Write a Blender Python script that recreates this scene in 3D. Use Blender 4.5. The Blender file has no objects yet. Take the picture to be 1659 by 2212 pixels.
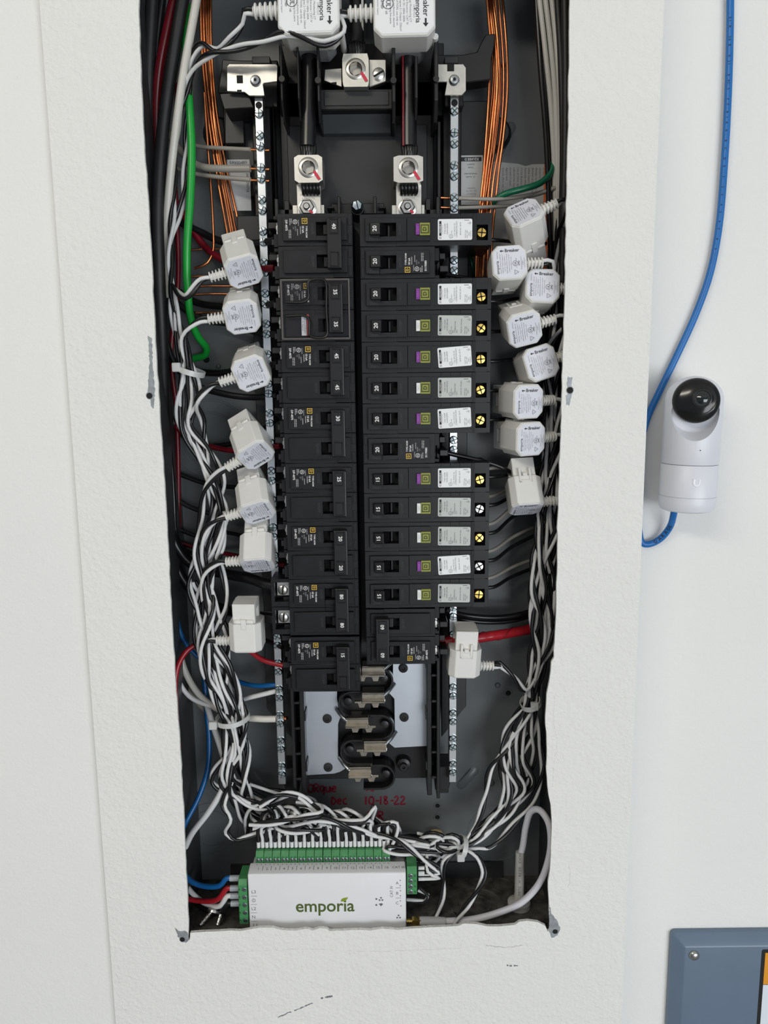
import bpy, bmesh, math, random
from mathutils import Vector, Matrix, Euler
scene = bpy.context.scene
COL = scene.collection
R = math.radians
# ------------------------------------------------------------------ camera (all lengths below are millimetres, S turns them into metres)
S = 0.001
CAMZ, CAMY, F = 1400.0, -645.0, 1661.0
PITCH, ROLL = R(9.0), R(0.67)
_r, _u = Vector((1, 0, 0)), Vector((0, math.sin(PITCH), math.cos(PITCH)))
FWD = Vector((0, math.cos(PITCH), -math.sin(PITCH)))
RIGHT = _r*math.cos(ROLL) - _u*math.sin(ROLL)
UP = _u*math.cos(ROLL) + _r*math.sin(ROLL)
cam_d = bpy.data.cameras.new('camera'); cam = bpy.data.objects.new('camera', cam_d); COL.objects.link(cam)
cam_d.sensor_fit = 'HORIZONTAL'; cam_d.sensor_width = 36.0; cam_d.lens = 36.0*F/1659.0
cam_d.clip_start = 0.02; cam_d.clip_end = 50
m = Matrix((RIGHT, UP, -FWD)).transposed().to_4x4(); m.translation = Vector((0, CAMY, CAMZ))*S
cam.matrix_world = m
scene.camera = cam
def A(px, py, Y):                      # point (mm) seen at a photo pixel, at depth Y behind the wall face
    d = FWD + RIGHT*((px-829.5)/F) - UP*((py-1106.0)/F)
    t = (Y-CAMY)/d.y
    return Vector((0, CAMY, CAMZ)) + d*t
# ------------------------------------------------------------------ light
world = bpy.data.worlds.new('daylight'); scene.world = world; world.use_nodes = True
wb = world.node_tree.nodes['Background']; wb.inputs[0].default_value = (0.80, 0.88, 1.0, 1); wb.inputs[1].default_value = 0.34
def area(name, loc, target, sx, sy, power, col):
    l = bpy.data.lights.new(name, 'AREA'); l.shape = 'RECTANGLE'; l.size = sx; l.size_y = sy; l.energy = power; l.color = col
    o = bpy.data.objects.new(name, l); COL.objects.link(o); o.location = loc
    o.rotation_euler = (Vector(target)-Vector(loc)).to_track_quat('-Z', 'Y').to_euler(); return o
area('garage_door_daylight', (2.1, -3.9, 0.85), (0, 0, 1.2), 3.0, 1.6, 108, (0.93, 0.97, 1.0))
area('ceiling_lamp', (-1.0, -1.8, 2.5), (0, 0, 1.5), 1.2, 0.3, 22, (1.0, 0.93, 0.80))
vs = scene.view_settings; vs.view_transform = 'Standard'; vs.look = 'None'; vs.exposure = -0.12; vs.gamma = 1.0; vs.use_curve_mapping = False
# ------------------------------------------------------------------ materials
MATS = {}
def mat(name, col, rough=0.5, metal=0.0, var=0.0, vs_=60.0, bump=0.0, bs=400.0, bd=0.0005, spec=0.5, coat=0.0, trans=0.0, alpha=1.0, wear=None, emis=0, aniso=0):
    if name in MATS: return MATS[name]
    M = bpy.data.materials.new(name); M.use_nodes = True; nt = M.node_tree; N = nt.nodes; L = nt.links
    b = N['Principled BSDF']
    b.inputs['Roughness'].default_value = rough; b.inputs['Metallic'].default_value = metal
    b.inputs['Specular IOR Level'].default_value = spec; b.inputs['Coat Weight'].default_value = coat
    b.inputs['Transmission Weight'].default_value = trans; b.inputs['Alpha'].default_value = alpha
    b.inputs['Base Color'].default_value = (*col, 1)
    if emis:
        b.inputs['Emission Color'].default_value = (*col, 1); b.inputs['Emission Strength'].default_value = emis
    tc = N.new('ShaderNodeTexCoord')
    if var or wear:
        nz = N.new('ShaderNodeTexNoise'); nz.inputs['Scale'].default_value = vs_; nz.inputs['Detail'].default_value = 4
        L.new(tc.outputs['Object'], nz.inputs['Vector'])
        rp = N.new('ShaderNodeValToRGB'); e = rp.color_ramp.elements
        e[0].position = .3; e[1].position = .7
        w = wear or tuple(min(1, c*(1+var)) for c in col)
        e[0].color = (*[c*(1-var) for c in col], 1); e[1].color = (*w, 1)
        L.new(nz.outputs['Fac'], rp.inputs['Fac']); L.new(rp.outputs['Color'], b.inputs['Base Color'])
    if bump:
        n2 = N.new('ShaderNodeTexNoise'); n2.inputs['Scale'].default_value = bs; n2.inputs['Detail'].default_value = 3
        L.new(tc.outputs['Object'], n2.inputs['Vector'])
        bp = N.new('ShaderNodeBump'); bp.inputs['Strength'].default_value = bump; bp.inputs['Distance'].default_value = bd
        L.new(n2.outputs['Fac'], bp.inputs['Height']); L.new(bp.outputs['Normal'], b.inputs['Normal'])
    MATS[name] = M; return M
# ------------------------------------------------------------------ mesh builder
class MB:
    def __init__(s): s.v = []; s.f = []; s.m = []
    def add(s, vs, fs, mi=0, M=None):
        o = len(s.v)
        s.v += [tuple(M @ Vector(v)) if M else tuple(v) for v in vs]
        s.f += [tuple(i+o for i in f) for f in fs]; s.m += [mi]*len(fs); return s
    def box(s, x0, x1, y0, y1, z0, z1, mi=0, M=None):
        v = [(x0,y0,z0),(x1,y0,z0),(x1,y1,z0),(x0,y1,z0),(x0,y0,z1),(x1,y0,z1),(x1,y1,z1),(x0,y1,z1)]
        return s.add(v, [(0,3,2,1),(4,5,6,7),(0,1,5,4),(1,2,6,5),(2,3,7,6),(3,0,4,7)], mi, M)
    def prism(s, pts, a0, a1, axis='y', mi=0, M=None):
        # pts: outline in the plane across `axis` (x,z for y; x,y for z; y,z for x)
        n = len(pts)
        def p(q, a): return (q[0], a, q[1]) if axis == 'y' else ((q[0], q[1], a) if axis == 'z' else (a, q[0], q[1]))
        v = [p(q, a0) for q in pts]+[p(q, a1) for q in pts]
        ar = sum(pts[i][0]*pts[(i+1)%n][1]-pts[(i+1)%n][0]*pts[i][1] for i in range(n))
        f = [tuple(range(n)), tuple(range(2*n-1, n-1, -1))]+[(i, i+n, (i+1)%n+n, (i+1)%n) for i in range(n)]
        flip = (ar < 0) ^ (axis != 'y') ^ (a1 < a0)
        if flip: f = [tuple(reversed(q)) for q in f]
        return s.add(v, f, mi, M)
    def lathe(s, prof, n=20, M=None, mi=0, ax='y', c=(0,0,0), a0=0.0):
        # prof: (radius, along) pairs; axis through c
        v = []; f = []
        for r, h in prof:
            for k in range(n):
                t = a0+2*math.pi*k/n; x, z = r*math.cos(t), r*math.sin(t)
                q = (x, h, z) if ax == 'y' else ((x, z, h) if ax == 'z' else (h, x, z))
                v.append((q[0]+c[0], q[1]+c[1], q[2]+c[2]))
        for i in range(len(prof)-1):
            for k in range(n):
                f.append((i*n+k, i*n+(k+1)%n, (i+1)*n+(k+1)%n, (i+1)*n+k))
        f.append(tuple(reversed(range(n)))); f.append(tuple(range((len(prof)-1)*n, len(prof)*n)))
        if (ax == 'y') ^ (prof[-1][1] < prof[0][1]): f = [tuple(reversed(q)) for q in f]
        return s.add(v, f, mi, M)
    def cyl(s, c, r, y0, y1, n=16, mi=0, M=None, ax='y'):
        return s.lathe([(r, y0), (r, y1)], n, M, mi, ax, c)
    def tube(s, pts, r, n=8, mi=0, M=None, step=None, caps=True, flat=None):
        pts = [Vector(p) for p in pts]
        rr = r if callable(r) else (lambda t: r)
        T = []
        for i in range(len(pts)):
            a = pts[max(i-1, 0)]; b = pts[min(i+1, len(pts)-1)]; d = (b-a)
            T.append(d.normalized() if d.length > 1e-9 else Vector((0,0,1)))
        up = Vector((0, 1, 0)) if abs(T[0].y) < .9 else Vector((1, 0, 0))
        nrm = (up - T[0]*up.dot(T[0])).normalized(); v = []
        for i, p in enumerate(pts):
            nrm = nrm - T[i]*nrm.dot(T[i])
            nrm = nrm.normalized() if nrm.length > 1e-9 else T[i].orthogonal().normalized()
            bi = T[i].cross(nrm); q = rr(i/max(1, len(pts)-1))
            for k in range(n):
                t = 2*math.pi*k/n; v.append(p + nrm*(q*math.cos(t)*(flat or 1)) + bi*(q*math.sin(t)))
        f = []
        for i in range(len(pts)-1):
            for k in range(n): f.append((i*n+k, i*n+(k+1)%n, (i+1)*n+(k+1)%n, (i+1)*n+k))
        if caps: f.append(tuple(reversed(range(n)))); f.append(tuple(range((len(pts)-1)*n, len(pts)*n)))
        return s.add(v, f, mi, M)
    def text(s, txt, size, M, mi=0, align='CENTER', bold=0.0, sx=1.0):
        vv, ff = glyphs(txt, align, bold)
        return s.add([(x*size*sx, y*size, 0) for x, y in vv], ff, mi, M)
    def build(s, name, mats, parent=None, loc=None, M=None, bevel=0, smooth=None, seg=1):
        me = bpy.data.meshes.new(name)
        me.from_pydata([(x*S, y*S, z*S) for x, y, z in s.v], [], s.f)
        if not isinstance(mats, (list, tuple)): mats = [mats]
        for q in mats: me.materials.append(q)
        if len(mats) > 1: me.polygons.foreach_set('material_index', s.m)
        if bevel:
            bm = bmesh.new(); bm.from_mesh(me); bmesh.ops.remove_doubles(bm, verts=bm.verts, dist=1e-7)
            ed = [e for e in bm.edges if len(e.link_faces) == 2 and e.calc_face_angle(0) > R(28)]
            bmesh.ops.bevel(bm, geom=ed, offset=bevel*S, segments=seg, profile=.5, affect='EDGES', clamp_overlap=True)
            bm.to_mesh(me); bm.free()
        if smooth is not None:
            me.polygons.foreach_set('use_smooth', [True]*len(me.polygons))
            me.set_sharp_from_angle(angle=R(smooth))
        me.update()
        o = bpy.data.objects.new(name, me); COL.objects.link(o)
        if parent: o.parent = parent
        if M is not None: o.matrix_local = mm(M)
        if loc is not None: o.location = Vector(loc)*S
        return o
def mm(M):
    M = M.copy(); M.translation = M.translation*S; return M
_G = {}
def glyphs(txt, align='CENTER', bold=0.0):
    k = (txt, align, bold)
    if k in _G: return _G[k]
    c = bpy.data.curves.new('t', 'FONT'); c.body = txt; c.align_x = align; c.align_y = 'CENTER'; c.resolution_u = 5 if txt in ('emporia', 'Breaker') else 2; c.size = 1.0; c.offset = bold
    o = bpy.data.objects.new('t', c); COL.objects.link(o)
    dg = bpy.context.evaluated_depsgraph_get(); me = o.evaluated_get(dg).to_mesh()
    vv = [(v.co.x, v.co.y) for v in me.vertices]; ff = [tuple(p.vertices) for p in me.polygons]
    if me.polygons and me.polygons[0].normal.z < 0: ff = [tuple(reversed(f)) for f in ff]
    o.evaluated_get(dg).to_mesh_clear(); bpy.data.objects.remove(o); bpy.data.curves.remove(c)
    _G[k] = (vv, ff); return _G[k]
def frame(o, u, v):                     # matrix with local x=u, y=v, z=u x v at o
    u = Vector(u).normalized(); v = Vector(v); v = (v-u*v.dot(u)).normalized(); w = u.cross(v)
    M = Matrix((u, v, w)).transposed().to_4x4(); M.translation = Vector(o); return M
def fr(x, y, z, ang=0):                 # frame on a face that looks towards the camera (-y): text right=+x, up=+z, turned by ang degrees
    a = R(ang); return frame((x, y, z), (math.cos(a), 0, math.sin(a)), (-math.sin(a), 0, math.cos(a)))
def empty(name, label, cat, loc=(0,0,0), M=None, group=None):
    o = bpy.data.objects.new(name, None); COL.objects.link(o); o.empty_display_size = .01
    if M is not None: o.matrix_world = mm(M)
    else: o.location = Vector(loc)*S
    return tag(o, label, cat, group)
def tag(o, label, cat, group=None):
    o['label'] = label; o['category'] = cat
    if group: o['group'] = group
    return o
def struct(o): o['kind'] = 'structure'; return o
def dup(o, parent=None, M=None):
    c = o.copy(); COL.objects.link(c); c.parent = parent
    if M is not None: c.matrix_local = mm(M)
    for ch in o.children: dup(ch, c)
    return c
def spline(pts, step=4.0, closed=False):
    P = [Vector(p) for p in pts]
    if len(P) == 2: P = [P[0], (P[0]+P[1])/2, P[1]]
    out = []
    for i in range(len(P)-1):
        p0 = P[i-1] if i else P[0]*2-P[1]; p1 = P[i]; p2 = P[i+1]; p3 = P[i+2] if i+2 < len(P) else P[-1]*2-P[-2]
        # centripetal Catmull-Rom
        t0 = 0; t1 = t0+max(1e-3, (p1-p0).length**.5); t2 = t1+max(1e-3, (p2-p1).length**.5); t3 = t2+max(1e-3, (p3-p2).length**.5)
        n = max(2, int((p2-p1).length/step))
        for k in range(n):
            t = t1+(t2-t1)*k/n
            a1 = p0*((t1-t)/(t1-t0))+p1*((t-t0)/(t1-t0)); a2 = p1*((t2-t)/(t2-t1))+p2*((t-t1)/(t2-t1)); a3 = p2*((t3-t)/(t3-t2))+p3*((t-t2)/(t3-t2))
            b1 = a1*((t2-t)/(t2-t0))+a2*((t-t0)/(t2-t0)); b2 = a2*((t3-t)/(t3-t1))+a3*((t-t1)/(t3-t1))
            out.append(b1*((t2-t)/(t2-t1))+b2*((t-t1)/(t2-t1)))
    out.append(P[-1]); return out
def rot90(M): return M
# ------------------------------------------------------------------ setting: walls, floor, ceiling
CX = -19.5                                             # centre line of the breaker panel
BOX_L, BOX_R, BOX_B, BOX_T, BACK = -196.0, 158.0, 893.0, 1790.0, 95.0
RW = 45.0                                              # depth of the wall plane right of the bump-out
M_stucco = mat('stucco_paint', (0.80, 0.79, 0.755), 0.75, var=.02, vs_=9, bump=.55, bs=170, bd=.0016)
def stucco(name, col, bs, st, bd):
    M = mat(name, col, .8, var=.015, vs_=6, bump=st, bs=bs, bd=bd); nt = M.node_tree; N = nt.nodes; L = nt.links
    b = N['Principled BSDF']; bp = [n for n in N if n.type == 'BUMP'][0]
    v = N.new('ShaderNodeTexNoise'); v.inputs['Scale'].default_value = bs*.35; v.inputs['Detail'].default_value = 5; v.inputs['Roughness'].default_value = .65
    tc = [n for n in N if n.type == 'TEX_COORD'][0]; L.new(tc.outputs['Object'], v.inputs['Vector'])
    b2 = N.new('ShaderNodeBump'); b2.inputs['Strength'].default_value = st; b2.inputs['Distance'].default_value = bd*1.6
    L.new(v.outputs['Fac'], b2.inputs['Height']); L.new(bp.outputs['Normal'], b2.inputs['Normal']); L.new(b2.outputs['Normal'], b.inputs['Normal'])
    return M
M_bump = stucco('bumpout_paint', (0.79, 0.785, 0.755), 260, .6, .0016)
M_side = stucco('side_wall_paint', (0.80, 0.797, 0.775), 300, .35, .0008)
M_gyp = mat("gypsum_edge", (.72,.71,.68), .9, var=.2, vs_=400, bump=.6, bs=900)
random.seed(4)
hole_px = [(300,-130),(300,0),(301,100),(306,200),(311,300),(317,400),(325,520),(331,650),(337,760),(342,850),(347,930),(353,1020),(358,1090),(363,1180),(367,1260),(372,1360),(377,1440),(383,1530),(388,1600),(393,1690),(397,1760),(400,1830),(403,1900),(405,1960),(407,2006),(406,2030),(410,2030),
 (411,2015),(440,2013),(470,2012),(498,2010),(520,2011),(537,2008),(560,2004),(590,2004),(604,2008),(640,2010),(662,2006),(676,2010),(690,2005),(705,2006),(712,2011),(760,2009),(800,2010),(826,2006),(860,2009),(885,2006),(930,2003),(960,2002),(990,2000),(1002,1995),(1030,1996),(1052,2001),(1080,2001),(1112,1998),(1122,1991),(1140,1989),(1162,1992),(1178,2000),(1183,2012),
 (1187,2010),(1188,1990),(1186,1950),(1184,1905),(1188,1880),(1190,1830),(1192,1790),(1190,1740),(1183,1700),(1180,1660),(1181,1600),(1178,1550),(1181,1500),(1187,1470),(1191,1430),(1197,1420),(1199,1370),(1202,1280),(1204,1200),(1205,1120),(1208,1040),(1211,960),(1213,880),(1216,790),(1218,700),(1221,610),(1222,520),(1225,400),(1228,250),(1230,120),(1231,0),(1232,-130)]
hole = []
for i, (x, y) in enumerate(hole_px):
    p = A(x, y, 0); hole.append((p.x, p.z))
    if i+1 < len(hole_px):
        q = A(*hole_px[i+1], 0); n = int((q-p).length/7)
        for k in range(1, n):
            t = k/n; e = p.lerp(q, t)
            tang = (q-p).normalized(); nx, nz = -tang.z, tang.x
            j = random.uniform(-.45, .45); hole.append((e.x+nx*j, e.z+nz*j))
def wall_with_hole(outer, inner, y0, y1):
    bm = bmesh.new()
    def loop(pts): 
        vs = [bm.verts.new((x*S, y0*S, z*S)) for x, z in pts]
        return [bm.edges.new((vs[i], vs[(i+1) % len(vs)])) for i in range(len(vs))]
    eds = loop(outer)+loop(inner)
    r = bmesh.ops.triangle_fill(bm, use_beauty=True, edges=eds)
    fs = [f for f in bm.faces]
    for f in fs:
        f.normal_update()
        if f.normal.y > 0: f.normal_flip()
    ex = bmesh.ops.extrude_face_region(bm, geom=fs)
    nv = [g for g in ex['geom'] if isinstance(g, bmesh.types.BMVert)]
    for v in nv: v.co.y = y1*S
    bmesh.ops.recalc_face_normals(bm, faces=bm.faces)
    return bm
outer = [(-260, 0), (220, 0), (220, 2550), (-260, 2550)]
bm = wall_with_hole(outer, hole, 0, 3)
me = bpy.data.meshes.new('wall_front'); bm.to_mesh(me); bm.free(); me.materials.append(M_bump); me.materials.append(M_gyp)
for p in me.polygons:
    c = p.center*1000
    if abs(p.normal.y) < .5 and -250 < c.x < 210: p.material_index = 1
wall_front = bpy.data.objects.new('wall_front', me); COL.objects.link(wall_front); struct(wall_front)
# studs that carry the bump-out (its sides)
struct(MB().box(-260, -247, 3, 230, 0, 2550).build('trim_1', M_bump)); struct(MB().box(207, 220, 3, 230, 0, 2550).build('trim_2', M_bump))
struct(MB().box(-3000, -260.3, 7, 60, 0, 2550).build('wall_left', M_side))
struct(MB().box(220.3, 1700, RW, RW+60, 0, 2550).build('wall_right', M_side))
struct(MB().box(-3000, 1700, -5200, 230, -60, 0).build('floor', mat('concrete', (.33, .32, .30), .6, var=.25, vs_=1.5, bump=.2, bs=60)))
struct(MB().box(-3000, 1700, -3000, 230, 2550, 2600).build('ceiling', mat('ceiling_paint', (.72, .71, .68), .9)))
# ------------------------------------------------------------------ steel enclosure
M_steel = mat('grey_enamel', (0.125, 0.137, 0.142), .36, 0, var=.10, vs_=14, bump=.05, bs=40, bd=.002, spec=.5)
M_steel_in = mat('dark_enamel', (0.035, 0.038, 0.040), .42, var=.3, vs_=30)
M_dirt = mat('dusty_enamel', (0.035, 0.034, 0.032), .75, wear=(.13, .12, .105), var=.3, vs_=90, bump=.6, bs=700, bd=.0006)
enc = empty('breaker_panel_enclosure', 'dark grey steel panel enclosure recessed in the wall opening', 'enclosure', (CX, BACK, BOX_B))
def W2(o): return (-CX, -BACK, -BOX_B)
def child(mb, name, mats, root, rl, **k):              # mesh given in world mm, parented to a root standing at rl
    mb.v = [(x-rl[0], y-rl[1], z-rl[2]) for x, y, z in mb.v]
    return mb.build(name, mats, root, **k)
EL = (CX, BACK, BOX_B)
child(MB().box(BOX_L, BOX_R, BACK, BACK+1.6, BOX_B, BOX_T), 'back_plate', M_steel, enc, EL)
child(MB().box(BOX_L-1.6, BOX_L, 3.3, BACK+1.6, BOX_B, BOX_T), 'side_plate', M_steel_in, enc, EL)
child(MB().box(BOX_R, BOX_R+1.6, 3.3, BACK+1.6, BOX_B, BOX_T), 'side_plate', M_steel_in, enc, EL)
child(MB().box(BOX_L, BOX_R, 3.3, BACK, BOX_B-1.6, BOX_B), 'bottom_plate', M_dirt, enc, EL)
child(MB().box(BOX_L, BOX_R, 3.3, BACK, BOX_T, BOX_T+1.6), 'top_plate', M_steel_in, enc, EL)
# low return flange along the floor at the back
child(MB().box(-165, 120, BACK-3, BACK-.2, BOX_B+.2, BOX_B+18), 'floor_flange', M_steel_in, enc, EL)
# knockout rings in the floor
def ring(c, r, w, h, n=40, ax='z'):
    mb = MB(); prof = [(r-w/2, 0), (r-w/3, h), (r+w/3, h), (r+w/2, 0)]
    v = []; f = []
    for rr, hh in prof:
        for k in range(n):
            t = 2*math.pi*k/n
            v.append((c[0]+rr*math.cos(t), c[1]+rr*math.sin(t), c[2]+hh) if ax == 'z' else (c[0]+rr*math.cos(t), c[1]-hh, c[2]+rr*math.sin(t)))
    for i in range(3):
        for k in range(n): f.append((i*n+k, (i+1)*n+k, (i+1)*n+(k+1) % n, i*n+(k+1) % n))
    if ax == 'z': f = [tuple(reversed(q)) for q in f]
    return mb.add(v, f)
for (px, py, rs) in ((1030, 1955, (14, 19, 26)), (955, 1990, (12, 17)), (1085, 1912, (11,)), (450, 1985, (12, 16))):
    p = A(px, py, 50)
    d = FWD + RIGHT*((px-829.5)/F) - UP*((py-1106.0)/F); t = (BOX_B-CAMZ)/d.z; p = Vector((0, CAMY, CAMZ))+d*t
    for r in rs: child(ring((p.x, p.y, BOX_B), r, 1.6, .7), 'knockout_ring', M_dirt, enc, EL, smooth=40)
for (px, py, rs) in ((1075, 1800, (23, 31)), (455, 1790, (20, 28)), (455, 950, (26, 38))):
    p = A(px, py, BACK)
    for r in rs: child(ring((p.x, BACK, p.z), r, 2.0, .5, ax='y'), 'knockout_ring', M_steel, enc, EL, smooth=40)
# bolt holes / bosses on the back plate
M_blk = mat('black_hole', (.004, .004, .004), .9)
for px, py, r in ((945, 1740, 2.2), (945, 1765, 2.2), (1098, 1497, 2.6), (446, 777, 3.0), (1087, 142, 2.2)):
    p = A(px, py, BACK); mb = ring((p.x, BACK, p.z), r+1.2, 1.6, .8, 20, 'y'); mb.m = [0]*len(mb.f); mb.cyl((p.x, BACK-.3, p.z), r, 0, .2, 16, 1)
    child(mb, 'bolt_hole', [M_steel, M_blk], enc, EL, smooth=40)
for px, py, r in ((472, 791, 2.6), (1075, 1480, 3.0), (1060, 1690, 4)):
    p = A(px, py, BACK); child(MB().lathe([(r, 0), (r*.9, -1.2), (r*.5, -2), (0.1, -2.2)], 16, None, 0, 'y', (p.x, BACK, p.z)), 'rivet', M_steel, enc, EL, smooth=50)
# pressed dimples (oval)
for px, py, a, l in ((1090, 300, 28, 22), (1010, 1680, 40, 20), (560, 1690, -40, 18)):
    p = A(px, py, BACK); mb = MB(); prof = []
    for k in range(24):
        t = 2*math.pi*k/24; prof.append((math.cos(t)*5+(l/2 if math.cos(t) > 0 else -l/2), math.sin(t)*5))
    ca, sa = math.cos(R(90-a)), math.sin(R(90-a))
    def tr(s, y): return [(p.x+(x*s)*ca-(z*s)*sa, y, p.z+(x*s)*sa+(z*s)*ca) for x, z in prof]
    v = tr(1, BACK)+tr(.8, BACK-1.6); f = [(i, (i+1) % 24, (i+1) % 24+24, i+24) for i in range(24)]+[tuple(range(24, 48))]
    child(mb.add(v, [tuple(reversed(q)) for q in f]), 'pressed_dimple', M_steel, enc, EL, smooth=50)
# red marker writing on the back plate
M_mark = mat('red_marker', (.20, .012, .035), .5, var=.3, vs_=300)
STR = {'T': [[(0,1),(.8,1.02)],[(.4,1),(.35,0)]], 'O': [[(.4,1),(.05,.7),(.1,.15),(.45,0),(.75,.35),(.7,.85),(.4,1)]], 'R': [[(.1,0),(.12,1),(.6,.95),(.65,.65),(.15,.5)],[(.2,.5),(.75,0)]],
 'q': [[(.6,.7),(.2,.75),(.05,.4),(.3,.1),(.6,.4),(.62,.7),(.6,-.35)]], 'u': [[(.05,.7),(.1,.15),(.4,.05),(.65,.7),(.68,0)]], 'e': [[(.05,.4),(.6,.45),(.4,.75),(.1,.5),(.15,.1),(.6,.1)]],
 '1': [[(.25,1),(.2,0)]], '0': [[(.4,1),(.1,.7),(.12,.2),(.45,0),(.7,.3),(.68,.8),(.4,1)]], 'D': [[(.1,1),(.1,0),(.55,.2),(.65,.6),(.1,1)]], 'c': [[(.6,.75),(.2,.7),(.08,.3),(.3,.05),(.65,.1)]],
 '-': [[(.1,.45),(.6,.45)]], '8': [[(.55,.85),(.3,1),(.1,.8),(.6,.25),(.35,0),(.1,.25),(.55,.85)]], '2': [[(.05,.75),(.35,1),(.6,.75),(.05,0),(.75,.05)]], 'B': [[(.1,0),(.1,1),(.55,.85),(.15,.55),(.6,.3),(.1,0)]], '/': [[(.35,1.05),(.15,-.05)]], ' ': []}
def scribble(mb, txt, px, py, h, adv=.86):
    p = A(px, py, BACK-.15); x = p.x
    for ch in txt:
        for st in STR[ch]:
            pts = spline([(x+q[0]*h*.8, BACK-.15, p.z+q[1]*h) for q in st], 1.2); v = []; f = []
            for i, q in enumerate(pts):
                a = pts[max(0, i-1)]; b = pts[min(len(pts)-1, i+1)]; t = (b-a).normalized(); nn = Vector((-t.z, 0, t.x))*.95
                v += [q+nn, q-nn]
            for i in range(len(pts)-1): f.append((2*i, 2*i+1, 2*i+3, 2*i+2))
            mb.add(v, f)
        x += h*adv*(.55 if ch in '1-/' else .8)
mk = MB()
scribble(mk, 'TORque', 652, 1712, 9); scribble(mk, '10', 790, 1709, 8.5)
scribble(mk, 'Dec', 716, 1738, 8.5); scribble(mk, '10-18-22', 787, 1738, 9.0, .9)
scribble(mk, 'B-R', 795, 1771, 9)
child(mk, 'marker_writing', M_mark, enc, EL)
# ------------------------------------------------------------------ breakers
M_pl = mat('breaker_plastic', (.0075, .008, .0098), .40, var=.35, vs_=70, bump=.04, bs=900, bd=.0003, spec=.34)
M_pl2 = mat('handle_plastic', (.0035, .0035, .004), .36, var=.2, vs_=120)
M_in = mat('recess_black', (.003, .003, .003), .8)
M_prt = mat('white_print', (.78, .78, .76), .6)
M_prt2 = mat('grey_print', (.36, .36, .35), .6)
M_emb = mat('embossed_lettering', (.026, .027, .029), .5)
M_yel = mat('yellow_print', (.72, .46, .05), .5)
M_olive = mat('olive_button', (.24, .26, .035), .4)
M_purple = mat('purple_button', (.19, .025, .26), .4)
M_wbtn = mat('white_button', (.75, .76, .74), .4)
M_brass = mat('brass', (.90, .60, .16), .26, 1.0)
M_tin = mat('tinned_steel', (.62, .61, .58), .28, 1.0, var=.1, vs_=200, bump=.05, bs=1500, bd=.0002)
M_lbl = mat('white_label', (.80, .81, .82), .5)
M_lbl2 = mat('grey_label', (.50, .52, .50), .5)
M_ink = mat('black_ink', (.015, .015, .02), .6)
M_ink2 = mat('fine_print_ink', (.16, .16, .17), .6)
def up_txt(x, z, y): return frame((x, y, z), (0, 0, 1), (-1, 0, 0))      # reads upwards
def plate_hole(mb, x0, x1, z0, z1, hx0, hx1, hz0, hz1, y0, y1, mi=0):
    mb.box(x0, hx0, y0, y1, z0, z1, mi); mb.box(hx1, x1, y0, y1, z0, z1, mi)
    mb.box(hx0, hx1, y0, y1, z0, hz0, mi); mb.box(hx0, hx1, y0, y1, hz1, z1, mi)
def sq_logo(mb, x, z, s, y, mi, ink=None):
    # square ring with a bracketed D inside
    def rr(h, w): 
        for a in ((-h, h, h-w, h), (-h, h, -h, -h+w)): mb.add([(x+a[0], y, z+a[2]), (x+a[1], y, z+a[2]), (x+a[1], y, z+a[3]), (x+a[0], y, z+a[3])], [(0, 1, 2, 3)], mi)
        for a in ((-h, -h+w), (h-w, h)): mb.add([(x+a[0], y, z-h+w), (x+a[1], y, z-h+w), (x+a[1], y, z+h-w), (x+a[0], y, z+h-w)], [(0, 1, 2, 3)], mi)
    rr(s/2, s*.11)
    mb.text('D', s*.62, up_txt(x, z, y), mi, bold=.03)
def circ(mb, x, z, r, y, mi, w=.35, n=20):
    v = []; f = []
    for k in range(n):
        t = 2*math.pi*k/n
        v += [(x+r*math.cos(t), y, z+r*math.sin(t)), (x+(r-w)*math.cos(t), y, z+(r-w)*math.sin(t))]
    for k in range(n): f.append((2*k, 2*((k+1) % n), 2*((k+1) % n)+1, 2*k+1))
    mb.add(v, f, mi)
def dashes(mb, x, z0, z1, h, y, mi, seed=0):           # a line of print too fine to read
    rnd = random.Random(seed); z = z0
    while z < z1:
        w = rnd.uniform(.35, 1.3); w = min(w, z1-z)
        mb.add([(x-h/2, y, z), (x+h/2, y, z), (x+h/2, y, z+w), (x-h/2, y, z+w)], [(0, 1, 2, 3)], mi); z += w+.3
def face_print(mb, y, kind):
    # local x outwards, z up (reading direction)
    sq_logo(mb, 38.5, -6.2, 4.4, y, 1)
    mb.text('TYPE HOM', 1.9, up_txt(37.2, 2.2, y), 0, bold=.02); mb.text('10 kA', 2.4, up_txt(40.0, .2, y), 0, bold=.02)
    dashes(mb, 42.0, -2, 4, .8, y, 2, 3); dashes(mb, 43.5, -7, -2.5, .6, y, 2, 4); dashes(mb, 44.4, 0, 5, .6, y, 2, 5)
    circ(mb, 46.2, -5.6, 1.8, y, 0); mb.text('UL', 1.7, up_txt(46.2, -5.6, y), 0, bold=.02)
    mb.text('LISTED', 1.3, up_txt(46.0, -.4, y), 2); mb.text('L3', 1.6, up_txt(47.6, -.8, y), 2)
    dashes(mb, 49.2, -8, -4.5, .7, y, 2, 6); dashes(mb, 50.4, -8, -3, .8, y, 2, 7); dashes(mb, 50.0, .5, 7, .7, y, 2, 8); dashes(mb, 51.2, .5, 7, .7, y, 2, 9)
    if kind == 1: mb.text('0119080', 2.5, up_txt(53.4, -3.2, y), 0, bold=.015, sx=.95)
    else: mb.text('DP-4075', 2.5, up_txt(53.4, -3.0, y), 0, bold=.015, sx=.95)
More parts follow.
